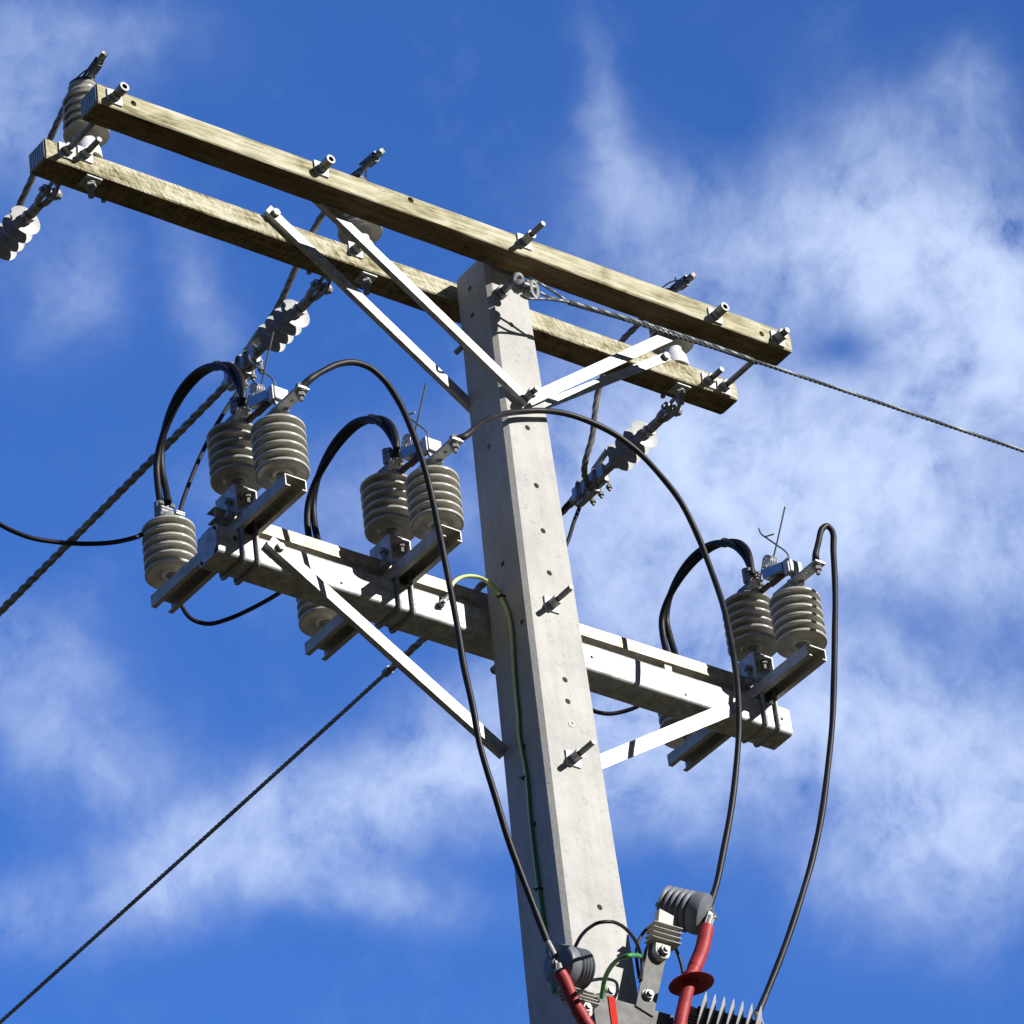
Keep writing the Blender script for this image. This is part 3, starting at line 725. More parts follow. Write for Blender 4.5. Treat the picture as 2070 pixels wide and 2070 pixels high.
def build_rear(r):
    post(r, ZF + .004, 6, porc, .235)
    clampcast(r, ZF + .004 + 6 * PITCH, r.location.y)
    bm = newbm(); zt = ZF + 6 * PITCH; y = r.location.y
    boxr(bm, .02, .052, y - .02, y + .02, zt + .036, zt + .042, .001); boxr(bm, .022, .054, y - .019, y + .019, zt + .045, zt + .050, .001)
    obj('terminal_pad', bm, alu, r)
rears = unit_copies(build_rear, ['grey ribbed porcelain post on the rear bracket end, ' + u for u in UN], (-.0, .577, .235), 'insulator', 'rear switch posts', 'post_insulator')

# switch contact between the middle and the front post
bluish = mat('smooth_zinc_box', (.26, .28, .31), .32, .8, var=.15, vscale=50)
def build_contact(r):
    rot = Matrix.Rotation(math.radians(17), 3, 'X')
    bm = newbm(); box(bm, (-.001, .060, .5865), (.040, .098, .037), .003, rot if False else None)
    for v in bm.verts: v.co.z += (v.co.y - .060) * .30
    o = obj('contact_box', bm, bluish, r)
    bm = newbm(); boxr(bm, -.013, .010, .035, .100, .553, .566, .004); boxr(bm, -.010, .010, .098, .150, .560, .570, .002); obj('contact_blade', bm, rust, r)
    bm = newbm(); boxr(bm, -.018, .034, -.020, .010, .538, .584, .003); boxr(bm, -.023, -.018, -.016, .006, .536, .587, .001)
    h = obj('contact_housing', bm, lgrey, r)
    bm = newbm()
    prism(bm, [(-.014, .538), (.010, .538), (.006, .507), (-.002, .507)], 'y', -.010, -.003)
    obj('contact_finger', bm, cast, r)
    bm = newbm(); prism(bm, [(.018, .538), (.030, .538), (.027, .516), (.022, .516)], 'y', -.016, -.010); obj('contact_finger', bm, cast, r)
    bm = newbm(); pts = []
    nT = 5
    for k in range(nT * 20 + 1):
        a = 2 * PI * k / 20; pts.append(V(-.016 + .032 * k / (nT * 20), .086 + .021 * math.cos(a + 1.2), .637 + .021 * math.sin(a + 1.2)))
    tube(bm, [V(-.014, .128, .590), V(-.015, .115, .615)] + pts, .0023, 7)
    obj('arc_spring', bm, galv, r)
    bm = newbm(); tube(bm, spline([V(.012, .082, .657), V(.006, .064, .665), V(-.004, -.025, .7815)], 8), .0028, 8)
    obj('arcing_rod', bm, wire, r)
    bm = newbm(); path = [V(.004, .000, .580), V(.004, .002, .600), V(.004, .005, .622), V(.002, .014, .640), V(0, .100, .754), V(0, .106, .765), V(0, .110, .785)]
    tube(bm, path, .0028, 8); obj('arcing_horn', bm, wire, r)
    bm = newbm(); tube(bm, [V(0, .092, .741), V(0, .045, .7225)], .0026, 8)
    obj('horn_crossbar', bm, wire, r)
lgrey = mat('light_painted_casting', (.44, .45, .45), .5, .2, var=.1, vscale=40)
contacts = unit_copies(build_contact, ['switch contact with spring and thin arcing horns above the posts, ' + u for u in UN], (0, .09, .588), 'switch contact', 'switch contacts on the post tops', 'switch_contact')

# ------------------------------------------------------------------ black jumpers between middle and rear posts
def jumper(i, pxs, lab):
    xf = UX[i]
    zt = ZM + 6 * PITCH; e0 = U(i, 0, .160, .622); e1 = U(i, 0, .585, ZF + .004 + 6 * PITCH + .075)
    t_ = thing('flexible_jumper', e0, lab, 'cable', 'doubled black jumpers of the switch')
    c = [P(u, v, 'x', xf - .008) for u, v in pxs]
    base = spline([e0 + V(0, .0, 0)] + c + [e1], 14)
    n = len(base)
    for s_ in (0, 1):
        pts = []
        for k, p in enumerate(base):
            f = k / (n - 1); ph = PI * s_ + 2.3 * PI * f + .15
            amp = .0125 - .005 * math.sin(PI * f) 
            fr = (base[min(k + 1, n - 1)] - base[max(k - 1, 0)]).normalized()
            a = V(1, 0, 0); b2 = fr.cross(a).normalized()
            pts.append(p + a * (amp * math.cos(ph)) * (1) + b2 * (amp * math.sin(ph)))
        bm = newbm(); tube(bm, pts, .0105, 14)
        # taped lug ends
        tube(bm, pts[:5], .0116, 14); tube(bm, pts[-5:], .0116, 14)
        obj('cable_tail', bm, rubber, t_)
    bm = newbm()
    k = int(n * .36); tube(bm, base[k:k + 3], .0155, 14); obj('tape_wrap', bm, rubber, t_)
jumper(0, [R4(668, 575), R4(650, 485), R4(600, 405), R4(520, 385), R4(415, 432), R4(320, 540), R4(255, 670), R4(212, 810), R4(198, 940), R4(212, 1060)], 'doubled black jumper arching over the leftmost switch posts')
jumper(1, [R4(1525, 850), R4(1500, 765), R4(1455, 705), R4(1385, 682), R4(1290, 715), R4(1195, 810), R4(1125, 920), R4(1075, 1030), R4(1045, 1150), R4(1045, 1270)], 'doubled black jumper arching over the switch posts just left of the pole')
jumper(2, [S2(1245, 590), S2(1215, 505), S2(1160, 450), S2(1085, 437), S2(990, 465), S2(890, 545), S2(810, 650), S2(750, 770), S2(722, 890), S2(735, 1000)], 'doubled black jumper arching over the rightmost switch posts')

# ------------------------------------------------------------------ long black leads from the front posts
YG = -.13
def lead(pts, ys, r, lab, i):
    n = len(pts); c = []
    for k, (u, v) in enumerate(pts):
        f = k / (n - 1)
        for (f0, a0), (f1, a1) in zip(ys, ys[1:]):
            if f0 <= f <= f1:
                q = (f - f0) / (f1 - f0); q = q * q * (3 - 2 * q); y = a0 + (a1 - a0) * q; break
        c.append(P(*Wp(u, v), 'y', y) + V(random.uniform(-.0014, .0014), random.uniform(-.004, .004), random.uniform(-.0014, .0014)))
    st = U(i, 0, TB_Y, ZB + .012)
    t_ = thing('black_cable', c[len(c) // 2], lab, 'cable', 'long black leads down from the switch')
    path = spline([st, st.lerp(c[0], .5)] + c, 10)
    bm = newbm(); tube(bm, path, lambda f: r * (1 + .035 * math.sin(37 * f) + .025 * math.sin(91 * f)), 16); obj('cable_sheath', bm, rubber, t_)
    # flattened lug and taped crimp at the switch end
    d = (c[0] - st).normalized()
    bm = newbm(); sp = path[:1] + path[4:26]
    tube(bm, sp, lambda f: r * 1.28 - .002 * f, 12); obj('tape_wrap', bm, rubber2, t_)
    bm = newbm(); box(bm, st + V(0, 0, -.002), (.026, .034, .004), .001); obj('lug', bm, alu, t_)
    # bare sleeve at the lower end
    L = path[-14:]
    bm = newbm(); tube(bm, L[6:], r * 1.06, 14); obj('end_sleeve', bm, rubber2, t_)
    return path
c1 = lead([(585, 715), (612, 698), (640, 687), (668, 684), (698, 694), (727, 718), (755, 760), (778, 815), (800, 885), (818, 950), (833, 1025), (847, 1100), (860, 1175), (874, 1255), (890, 1335), (908, 1410), (932, 1500), (962, 1590), (1000, 1690), (1034, 1775)], [(0, -.14), (.5, -.17), (.75, -.17), (1, YG)], .0095,
          'long black cable looping from the leftmost post down across the pole', 0)
c2 = lead([(876, 824), (905, 801), (940, 785), (980, 777), (1025, 775), (1070, 781), (1115, 798), (1160, 820), (1205, 852), (1245, 895), (1282, 945), (1315, 1005), (1342, 1075), (1364, 1145), (1380, 1215), (1390, 1290), (1393, 1370), (1389, 1450), (1380, 1525), (1366, 1600), (1352, 1670), (1338, 1715)], [(0, -.135), (.16, -.024), (.26, -.022), (.55, -.05), (.75, -.16), (1, YG)], .0095,
          'long black cable arching right across the pole to the upper arrester', 1)
c3 = lead([(1538, 1052), (1543, 1023), (1551, 999), (1560, 994), (1569, 1004), (1573, 1040), (1576, 1110), (1576, 1190), (1573, 1280), (1569, 1370), (1562, 1450), (1549, 1540), (1532, 1625), (1508, 1710), (1478, 1795), (1450, 1865), (1430, 1915)], [(0, -.13), (.6, -.15), (1, YG)], .0095,
          'long black cable hanging at the right from the rightmost post', 2)

# ------------------------------------------------------------------ pin insulators with tied conductors, strain strings, line conductors
PX = (-1.384, -.391, .822)
SX = (-1.42, -.44, .92)
PW = ('far left end of the rear timber crossarm', 'rear timber crossarm left of the pole', 'rear timber crossarm right of the pole')
YP = .222
def build_pin(r):
    y = r.location.y
    bm = newbm()
    zb = 1.4425
    lathe(bm, [(0, zb), (.043, zb), (.043, zb + .006), (.041, zb + .03), (.037, zb + .045), (.028, zb + .060), (.026, zb + .075), (.0, zb + .075)], (0, y, 0), (0, 0, 1), 40)
    obj('metal_base', bm, mat_base, r)
    pr = []; z0 = zb + .095
    pr += [(0, z0 - .024), (.026, z0 - .024), (.030, z0 - .010), (.044, z0 + .001), (.056, z0)]
    Rr = .0705; core = .056; pt = .0305
    for k in range(5):
        z = z0 + k * pt; R_ = Rr - .001 * k
        if k: pr += [(core, z + .008), (core + .010, z + .004)]
        pr += [(R_ - .006, z - .003), (R_ - .001, z - .001), (R_, z + .003), (R_ - .003, z + .007), (R_ - .016, z + .015), (core, z + .024)]
    zt = z0 + 5 * pt
    pr += [(core - .004, zt + .002), (.040, zt + .012), (.040, zt + .018), (.046, zt + .024), (.045, zt + .032), (.036, zt + .039), (0, zt + .041)]
    bm = newbm(); lathe(bm, pr, (0, y, 0), (0, 0, 1), 64); obj('porcelain_body', bm, porc2, r, angle=50)
    bm = newbm(); cyl(bm, (0, y, 1.300), (0, y, 1.3635), .0095); obj('stem', bm, bolt, r)
    bm = newbm(); nut(bm, (0, y, 1.332), (0, y, 1.3475), .0175); cyl(bm, (0, y, 1.3475), (0, y, 1.3525), .018, seg=18); box(bm, (0, y, 1.3565), (.055, .055, .005), .001); obj('stem_nut', bm, galv, r)
mat_base = mat('white_galvanised_casting', (.74, .75, .77), .42, .15, var=.1, vscale=30)
pr0 = thing('pin_insulator', (0, YP, 1.4425), 'x', 'insulator', 'pin insulators on the rear timber crossarm')
build_pin(pr0)
for i in range(3):
    o = pr0 if i == 0 else copy_tree(pr0)
    o.location = (PX[i], YP, 1.4425); o['label'] = 'upright ribbed insulator on a pale metal base, ' + PW[i]
ZC = 1.752
# conductors over the pins: stub end in front, jumper down to the dead-end clamp behind
stubs = [[P(*R1(*k), 'x', PX[0]) for k in ((685, 345), (625, 430), (570, 515))] + [V(PX[0], .25, ZC + .012), V(PX[0], .36, 1.705), V(-1.385, .60, 1.55), V(-1.40, .78, 1.42)],
         [P(*R2(*k), 'x', PX[1]) for k in ((880, 15), (800, 85), (730, 150))] + [V(PX[1], .25, ZC + .012), V(-.40, .40, 1.725)] + [P(*R2(*k), 'x', -.42) for k in ((320, 770), (200, 1030))] + [V(-.44, .80, 1.43)],
         [P(*R3(*k), 'x', PX[2]) for k in ((1112, 430), (1060, 470), (1005, 515))] + [V(PX[2], .25, ZC + .012)] + [P(*R3(*k), 'x', PX[2]) for k in ((800, 705), (720, 785), (628, 930), (575, 1095), (545, 1330), (500, 1500))] + [V(.915, .84, 1.40)]]
for i, c in enumerate(stubs):
    path = spline(c, 10)
    t_ = thing('tied_conductor', path[len(path) // 2], ('short stranded conductor tied over the far left pin insulator', 'short stranded conductor tied over the pin insulator left of the pole', 'short stranded conductor tied over the right pin insulator')[i], 'conductor', 'conductors tied over the pin insulators')
    bm = newbm(); stranded(bm, path, .0108, 4, .15, rs=.0050); obj('strands', bm, wire, t_)
    # wire wrapping on the stub
    d = (path[10] - path[0]).normalized(); a0 = path[0] + d * .028
    bm = newbm(); L = .052; pts = []
    a, b2, _ = frame(d)
    for k in range(14 * 12 + 1):
        an = 2 * PI * k / 14; pts.append(a0 + d * (.010 + (L - .014) * k / (14 * 12)) + (a * math.cos(an) + b2 * math.sin(an)) * .0150)
    tube(bm, pts, .0021, 5)
    for an in (.4, 2.3, 4.1): 
        o_ = (a * math.cos(an) + b2 * math.sin(an)) * .0135
        tube(bm, [a0 + o_, a0 + o_ + d * (L + .03)], .0042, 7)
    obj('binding_wire', bm, guyw, t_)
    # tie wire round the insulator neck
    bm = newbm(); pts = []
    for k in range(3 * 24 + 1):
        an = 2 * PI * k / 24; pts.append(V(PX[i] + .040 * math.cos(an), YP + .040 * math.sin(an), ZC - .028 + .004 * k / 24 + .002 * math.sin(3 * an)))
    tube(bm, pts, .0024, 6)
    for sx in (-1, 1): tube(bm, spline([V(PX[i] + sx * .038, YP + .01, ZC - .02), V(PX[i] + sx * .015, YP - .045, ZC + .001), V(PX[i] - sx * .012, YP - .075, ZC + .004)], 6), .0024, 6)
    obj('tie_wire', bm, guyw, t_)

# strain strings
def build_string(r):
    x, y0, z0 = r.location
    zz = lambda y: 1.421 - (y - .38) * .025
    def pt(y, dz=0, dx=0): return V(x + dx, y, zz(y) + dz)
    bm = newbm()      # eye nut on the back of the arm
    cyl(bm, (x, TT + DA, 1.424), pt(.345), .011); 
    lp = [pt(.368, .026 * math.sin(a), .0) + V(0, .028 * math.cos(a), 0) for a in [2 * PI * k / 20 for k in range(21)]]
    tube(bm, lp, .0068, 8)
    obj('eye_nut', bm, bolt, r)
    bm = newbm()      # clevis: two cheeks and a pin
    for dx in (-.014, .014):
        path = [pt(.378, .0, dx * .9), pt(.40, 0, dx * 1.15), pt(.43, 0, dx), pt(.452, 0, dx * .4)]
        tube(bm, path, lambda f: .0095 + .003 * (1 - f), 8)
        cyl(bm, pt(.384, 0, dx * .55), pt(.384, 0, dx * 1.8), .019, seg=18)
    cyl(bm, pt(.384, 0, -.036), pt(.384, 0, .036), .0075); nut(bm, pt(.384, 0, .028), pt(.384, 0, .037), .013)
    obj('clevis', bm, bolt, r)
    bm = newbm(); d = (pt(.8) - pt(.4)).normalized()
    cyl(bm, pt(.445), pt(.525), .0155, .0175, 18); cyl(bm, pt(.497), pt(.512), .021, seg=18); 
    obj('front_fitting', bm, bolt, r)
    bm = newbm(); cyl(bm, pt(.51), pt(.72), .012, seg=16)
    obj('core_rod', bm, polyd, r)
    for k in range(4):
        y = .529 + .0455 * k
        bm = newbm(); lathe(bm, [(.0125, -.012), (.016, -.005), (.030, -.0012), (.0520, -.0007), (.0535, .0), (.0520, .0007), (.028, .006), (.016, .011), (.0125, .015)], pt(y), d, 48)
        obj('shed', bm, poly, r)
    bm = newbm(); cyl(bm, pt(.678), pt(.70), .019, .022, 18); cyl(bm, pt(.70), pt(.80), .0145, seg=16); obj('rear_fitting', bm, bolt, r)
    # dead-end clamp body with keeper bolts
    bm = newbm()
    ang = .0
    boxr(bm, x - .024, x - .006, .735, .905, zz(.8) - .030, zz(.8) + .022, .006, 2); boxr(bm, x + .004, x + .022, .760, .930, zz(.8) - .024, zz(.8) + .012, .006, 2)
    boxr(bm, x - .014, x + .012, .80, .90, zz(.8) - .044, zz(.8) - .022, .006, 2)
    cl = obj('clamp_body', bm, alu, r)
    bm = newbm()
    for yy in (.775, .82, .865):
        tube(bm, spline([V(x - .03, yy, zz(.8) - .05), V(x - .028, yy, zz(.8) + .02), V(x, yy, zz(.8) + .040), V(x + .028, yy, zz(.8) + .02), V(x + .03, yy, zz(.8) - .05)], 5), .005, 8)
        nut(bm, (x - .03, yy, zz(.8) - .040), (x - .03, yy, zz(.8) - .030), .0105); nut(bm, (x + .03, yy, zz(.8) - .040), (x + .03, yy, zz(.8) - .030), .0105)
    obj('clamp_u_bolt', bm, bolt, cl)
    bm = newbm(); tube(bm, [V(x - .016, .700, zz(.7) + .05), V(x - .012, .79, zz(.8) + .03)], .010, 12); tube(bm, [V(x - .006, .80, zz(.8) + .02), V(x - .004, .93, zz(.8) - .004)], .0135, 12)
    obj('connector_barrel', bm, alu, cl)
s0 = thing('strain_insulator', (SX[0], .30, 1.42), 'x', 'insulator', 'strain insulators behind the rear timber crossarm')
build_string(s0)
for i in range(3):
    o = s0 if i == 0 else copy_tree(s0)
    o.location = (SX[i], .30, 1.42)
    o['label'] = ('string of pale discs at the far left edge, behind the timber crossarm end', 'string of pale discs hanging left of the pole behind the timber crossarm', 'string of pale discs right of the pole behind the timber crossarm')[i]

# line conductors leaving from the clamps
for i, x in enumerate(SX):
    z = 1.408
    far = [V(x, .86, z), V(x, 1.2, z - .004), V(x, 2.0, z - .012), V(x, 4.5, z - .02), V(x, 9, z - .0), V(x, 16, z + .08)]
    t_ = thing('line_conductor', (x, .9, z), ('stranded line conductor leaving the far left strain insulator', 'thick twisted line conductor running down left from the clamp left of the pole', 'stranded line conductor passing behind the pole to the lower left corner')[i], 'conductor', 'line conductors behind the pole')
    bm = newbm(); stranded(bm, spline(far, 12), .0078, 4, .10, rs=.0036); obj('strands', bm, wire, t_)
    bm = newbm(); armour = [V(x, .87, z), V(x, 1.2, z - .004), V(x, 1.6, z - .008), V(x, 2.02 if i != 1 else 2.6, z - .012)]
    stranded(bm, spline(armour, 10), .0132, 3, .15, rs=.0068); 
    e_ = armour[-1]; cyl(bm, e_ - V(0, .02, 0), e_ + V(0, .012, 0), .0145, seg=12)
    obj('armour_rods', bm, wire, t_)
    if i == 2:
        bm = newbm()
        tube(bm, spline([V(x - .01, .90, z + .005), V(x - .012, .97, z - .01), V(x - .012, 1.03, z - .045), V(x - .008, 1.10, z - .03)], 8), .006, 10)
        obj('loop_tail', bm, rubber2, t_)

# thin black taps from the clamps to the rear posts
def tap(pts, r, lab, m=rubber2):
    t_ = thing('tap_cable', pts[len(pts) // 2], lab, 'cable', 'thin black taps to the rear posts')
    bm = newbm(); tube(bm, spline(pts, 12), r, 12); obj('cable_sheath', bm, m, t_); return t_
re = [U(i, .0, .59, ZF + 6 * PITCH + .03) for i in range(3)]
tap([P(*Wp(u, v), 'y', y) for u, v, y in ((478, 700, .90), (440, 752, .85), (405, 808, .8), (375, 868, .76), (352, 925, .73), (341, 960, .71))] +
    [P(*Wp(u, v), 'y', y) for u, v, y in ((330, 1040, .72), (328, 1100, .74))] +
    [P(*Wp(u, v), 'y', y) for u, v, y in ((345, 1147, .74), (362, 1168, .72), (392, 1177, .70), (430, 1168, .67), (475, 1148, .64), (520, 1123, .62), (560, 1095, .60))] + [re[1]], .0068,
    'thin black tap cable hanging past the leftmost posts and looping under the steel crossarm')
tap([P(*Wp(u, v), 'y', y) for u, v, y in ((-60, 960, .75), (-20, 978, .74), (20, 1000, .72), (60, 1015, .70), (110, 1023, .68), (165, 1026, .65), (215, 1023, .62), (258, 1013, .60))] + [P(*R4(100, 1325), 'y', .60)], .0072,
    'black cable coming in from the left picture edge to the leftmost rear post', rubber)
tap([P(*S2(225, 195), 'y', .93), P(*S2(180, 310), 'y', .90), P(*S2(145, 420), 'y', .88), P(1110, 1180, 'y', .82), P(1110, 1340, 'y', .8), P(1150, 1420, 'y', .78)] +
    [P(*S2(u, v), 'y', y) for u, v, y in ((230, 1410, .75), (310, 1452, .72), (390, 1465, .70), (460, 1455, .68), (540, 1430, .65), (610, 1390, .62))] + [re[2]], .0068,
    'thin black tap cable dropping behind the pole and rising to the rightmost rear post')

# ------------------------------------------------------------------ guy wire at the pole top
g0 = P(*Wp(985, 545), 'y', .0)
gp = lambda u, v, y=-.12: P(u, v, 'y', y)
guy = thing('guy_wire', (g0.x, g0.y, g0.z), 'twisted steel guy wire from the pole top out to the right picture edge', 'guy wire')
A0 = gp(1135, 607); A1 = gp(1522, 729); A2 = gp(2070, 912); A3 = A2 + (A2 - A1) * 1.5
bm = newbm(); stranded(bm, spline([gp(1260, 645), A1, A2, A3], 16), .0062, 3, .06, rs=.0032); obj('strand', bm, guyw, guy)
bm = newbm(); stranded(bm, spline([gp(1150, 611.5), gp(1300, 655), gp(1440, 700), gp(1522, 729)], 12), .0090, 5, .05, rs=.0036); obj('preformed_grip', bm, guyw, guy)
for (u, v, u2, v2) in ((1082, 568, 1115, 587), (1080, 585, 1110, 600), (1065, 603, 1110, 605)):
    bm = newbm(); stranded(bm, spline([gp(u - 12, v - 6, -.10), gp(u, v, -.115), gp(u2, v2), gp(1150, 611.5)], 8), .0045, 4, .03); obj('grip_leg', bm, guyw, guy)
eye = thing('guy_attachment', (g0.x, g0.y, g0.z), 'grey cast eye and thimble fixing the guy wire to the pole top', 'fitting')
a = P(*R2(1725, 870), 'y', -.05); b = P(*R2(1790, 905), 'y', -.09); c = P(*R2(1850, 920), 'y', -.115)
bm = newbm(); cyl(bm, (a.x, yf(a.z), a.z), a, .012); cyl(bm, (a.x, yf(a.z) - .001, a.z), (a.x, yf(a.z) - .02, a.z), .020)
lp = [a + V(.012, -.01, 0) + V(.015 * math.cos(t_), -.010 * math.sin(t_), .018 * math.sin(t_)) for t_ in [2 * PI * k / 18 for k in range(19)]]
tube(bm, lp, .009, 10); obj('eye_bolt', bm, cast, eye)
bm = newbm(); lathe(bm, [(.0, -.03), (.014, -.030), (.022, -.022), (.024, -.008), (.017, -.003), (.017, .003), (.026, .008), (.028, .022), (.018, .032), (0, .034)], b, V(.9, -.35, -.18), 24)
obj('thimble', bm, bolt, eye)
bm = newbm(); lp = [c + V(.006 + .012 * math.cos(t_), -.004, .030 * math.sin(t_)) for t_ in [2 * PI * k / 18 for k in range(19)]]
tube(bm, lp, .007, 8); cyl(bm, c + V(-.03, 0, .012), c + V(.012, 0, .012), .008); cyl(bm, c + V(-.01, 0, -.012), c + V(.012, 0, -.030), .008)
obj('shackle', bm, bolt, eye)

# ------------------------------------------------------------------ green and yellow earth wire
earth = thing('earth_wire', (EARTH.x, EARTH.y, EARTH.z), 'green and yellow earth wire running down the shaded pole side', 'earth wire')
pl = [Wp(846, 1118), Wp(853, 1103)]
pts = [V(EARTH.x, CY0 - .012, EARTH.z), P(*S1(985, 985), 'y', .165), P(*S1(1015, 900), 'y', .155), P(*S1(1060, 865), 'y', .15), P(*S1(1120, 852), 'y', .14), P(*S1(1190, 862), 'y', .13), P(*S1(1260, 900), 'y', .115)]
for u, v in (S1(1310, 955), S1(1350, 1030), S1(1380, 1110), S1(1396, 1200), S1(1404, 1300), S1(1412, 1450), S1(1425, 1600), S1(1440, 1750), S1(1450, 1900), S3(178, 195), S3(196, 400), S3(218, 600), S3(245, 800), S3(262, 930), S3(280, 1060), S3(300, 1200), S3(330, 1400)):
    p = P(u, v, 'x', -.1); p = P(u, v, 'x', -hw(p.z) - .007); pts.append(p)
path = resample(spline(pts, 12), .006)
F = frames(path)
for nm, m_, ph in (('green_stripe', green, 0), ('yellow_stripe', yell, PI)):
    bm = newbm(); prev = None; L = 0; n_ = 7
    rings = []
    for i, (p, (a, b)) in enumerate(zip(path, F)):
        if i: L += (p - path[i - 1]).length
        off = ph + 2.6 + L * 1.6
        rings.append([bm.verts.new(p + (a * math.cos(off + PI * k / n_) + b * math.sin(off + PI * k / n_)) * .0062) for k in range(n_ + 1)])
    for A, B in zip(rings, rings[1:]):
        for k in range(n_): bm.faces.new((A[k], A[k + 1], B[k + 1], B[k]))
        bm.faces.new((A[0], B[0], B[n_], A[n_]))
    o = obj(nm, bm, m_, earth); 
bm = newbm(); cyl(bm, (EARTH.x, CY0 - .012, EARTH.z), tuple(pts[1]), .008, seg=10); obj('lug', bm, alu, earth)
for (u, v) in (S1(1335, 985), S3(172, 200), S3(248, 822)):
    p = P(u, v, 'x', -.1); p = P(u, v, 'x', -hw(p.z) - .006)
    bm = newbm(); lp = [p + V(.009 * math.cos(t_), .0095 * math.sin(t_), .001 * math.sin(t_)) for t_ in [2 * PI * k / 16 for k in range(17)]]
    tube(bm, lp, .0028, 7); tube(bm, [p + V(-.004, .009, 0), p + V(-.006, .018, .012)], .0022, 6)
    obj('cable_tie', bm, rubber, earth)

# ------------------------------------------------------------------ equipment frame at the bottom
YB = -.080
frame_t = thing('support_frame', (0, YB + .05, -1.42), 'galvanised steel frame with a red tape mark fixed low on the pole front', 'frame')
q0 = P(*S3(548, 1400), 'y', YB); q1 = P(*S3(1002, 1565), 'y', YB)
bm = newbm(); boxr(bm, q0.x, q1.x, YB, YB + .005, q0.z - .12, q0.z, .001); boxr(bm, q0.x, q1.x, YB + .005, YB + .06, q0.z - .006, q0.z - .001, .0008)
obj('front_channel', bm, dull, frame_t)
bm = newbm(); boxr(bm, q0.x - .004, q0.x + .002, YB, -.02, q0.z - .12, q0.z + .004, .001)
cc_ = P(*S3(590, 1432), 'y', -.045); lathe(bm, [(.0, .0), (.036, 0), (.036, .012), (.0, .012)], cc_ - V(0, 0, .014), (0, 0, 1), 28)
obj('pole_clamp', bm, dull, frame_t)
p = P(*S3(660, 1500), 'y', YB - .001)
bm = newbm(); prism(bm, [(p.x - .012, q0.z - .12), (p.x + .011, q0.z - .12), (p.x + .011, q0.z + .002), (p.x - .012, q0.z + .002)], 'y', YB - .0035, YB - .0005); obj('red_tape', bm, redp, frame_t)
p = P(*S3(985, 1560), 'y', YB - .001)
bm = newbm(); boxr(bm, p.x - .006, p.x + .008, YB - .0035, YB - .0005, p.z - .06, p.z + .006); obj('blue_tape', bm, blue, frame_t)
# leaning arm
def bar(bm, a, b, w, th, nrm=V(0, 1, 0)):
    a = Vector(a); b = Vector(b); d = (b - a).normalized(); s_ = d.cross(nrm).normalized(); n_ = s_.cross(d).normalized()
    A = [bm.verts.new(a + s_ * x + n_ * y) for x, y in ((-w / 2, 0), (w / 2, 0), (w / 2, th), (-w / 2, th))]
    B = [bm.verts.new(b + s_ * x + n_ * y) for x, y in ((-w / 2, 0), (w / 2, 0), (w / 2, th), (-w / 2, th))]
    for i in range(4): bm.faces.new((A[i], A[(i + 1) % 4], B[(i + 1) % 4], B[i]))
    bm.faces.new(A[::-1]); bm.faces.new(B)
arm = thing('arrester_arm', P(*S3(840, 1490), 'y', YB - .006), 'flat steel strap rising from the frame to the upper arrester', 'strap')
a_ = P(*S3(838, 1500), 'y', YB - .006); b_2 = P(*S3(925, 1085), 'y', YB - .006)
bm = newbm(); bar(bm, a_, b_2, .062, .005); obj('strap_plate', bm, dull, arm)
bm = newbm(); p = P(*S3(852, 1415), 'y', YB - .008); nut(bm, p, p + V(0, -.012, 0), .0155); cyl(bm, p, p + V(0, -.02, 0), .009); cyl(bm, p, p + V(0, -.002, 0), .018, seg=20); obj('strap_bolt', bm, bolt, arm)

def arrester(name_lab, c0, d, R, nsh, m_, L, flip=False, mount=None):
    """polymer arrester: body along d from its terminal face c0"""
    d = Vector(d).normalized()
    t_ = thing('surge_arrester', c0, name_lab, 'surge arrester', 'surge arresters on the bottom frame')
    pr = [(0, 0), (R * .45, 0), (R * .55, .004), (R * .80, .006), (R * .97, .012), (R, .018), (R, .026)]
    pr += [(R * 1.0, .040), (R * .97, .048), (R * .80, .051)]
    st = (L - .055) / nsh
    for k in range(nsh):
        h = .052 + st * k
        pr += [(R * .86, h + .001), (R * .96, h + st * .35), (R * 1.0, h + st * .60), (R * 1.0, h + st * .72), (R * .86, h + st * .92)]
    pr += [(R * .66, L), (R * .4, L + .004), (0, L + .004)]
    bm = newbm(); lathe(bm, pr, c0, d, 56); obj('polymer_housing', bm, m_, t_, angle=30)
    bm = newbm(); c = Vector(c0)
    cyl(bm, c - d * .020, c + d * .001, .0075); nut(bm, c - d * .013, c - d * .001, .0145); cyl(bm, c - d * .0015, c + d * .0005, .022, seg=20); nut(bm, c - d * .0195, c - d * .0145, .011)
    obj('terminal_bolt', bm, bolt, t_)
    bm = newbm(); e_ = c + d * (L + .003); cyl(bm, e_, e_ + d * .018, .007); nut(bm, e_ + d * .002, e_ + d * .010, .012)
    obj('end_bolt', bm, bolt, t_)
    return t_
ca = P(*S3(1195, 968), 'y', YB - .045)
arrester('grey ribbed arrester at the top of the leaning strap', ca, -(RX * .90 + BK * .42) + UP * .16, .062, 5, polyd, .145)
cb = P(*S3(338, 1240), 'y', YB - .045)
arrester('grey ribbed arrester at the left of the frame, end turned to the viewer', cb, RX * .72 - BK * .68 - UP * .22, .060, 4, polyd, .105)

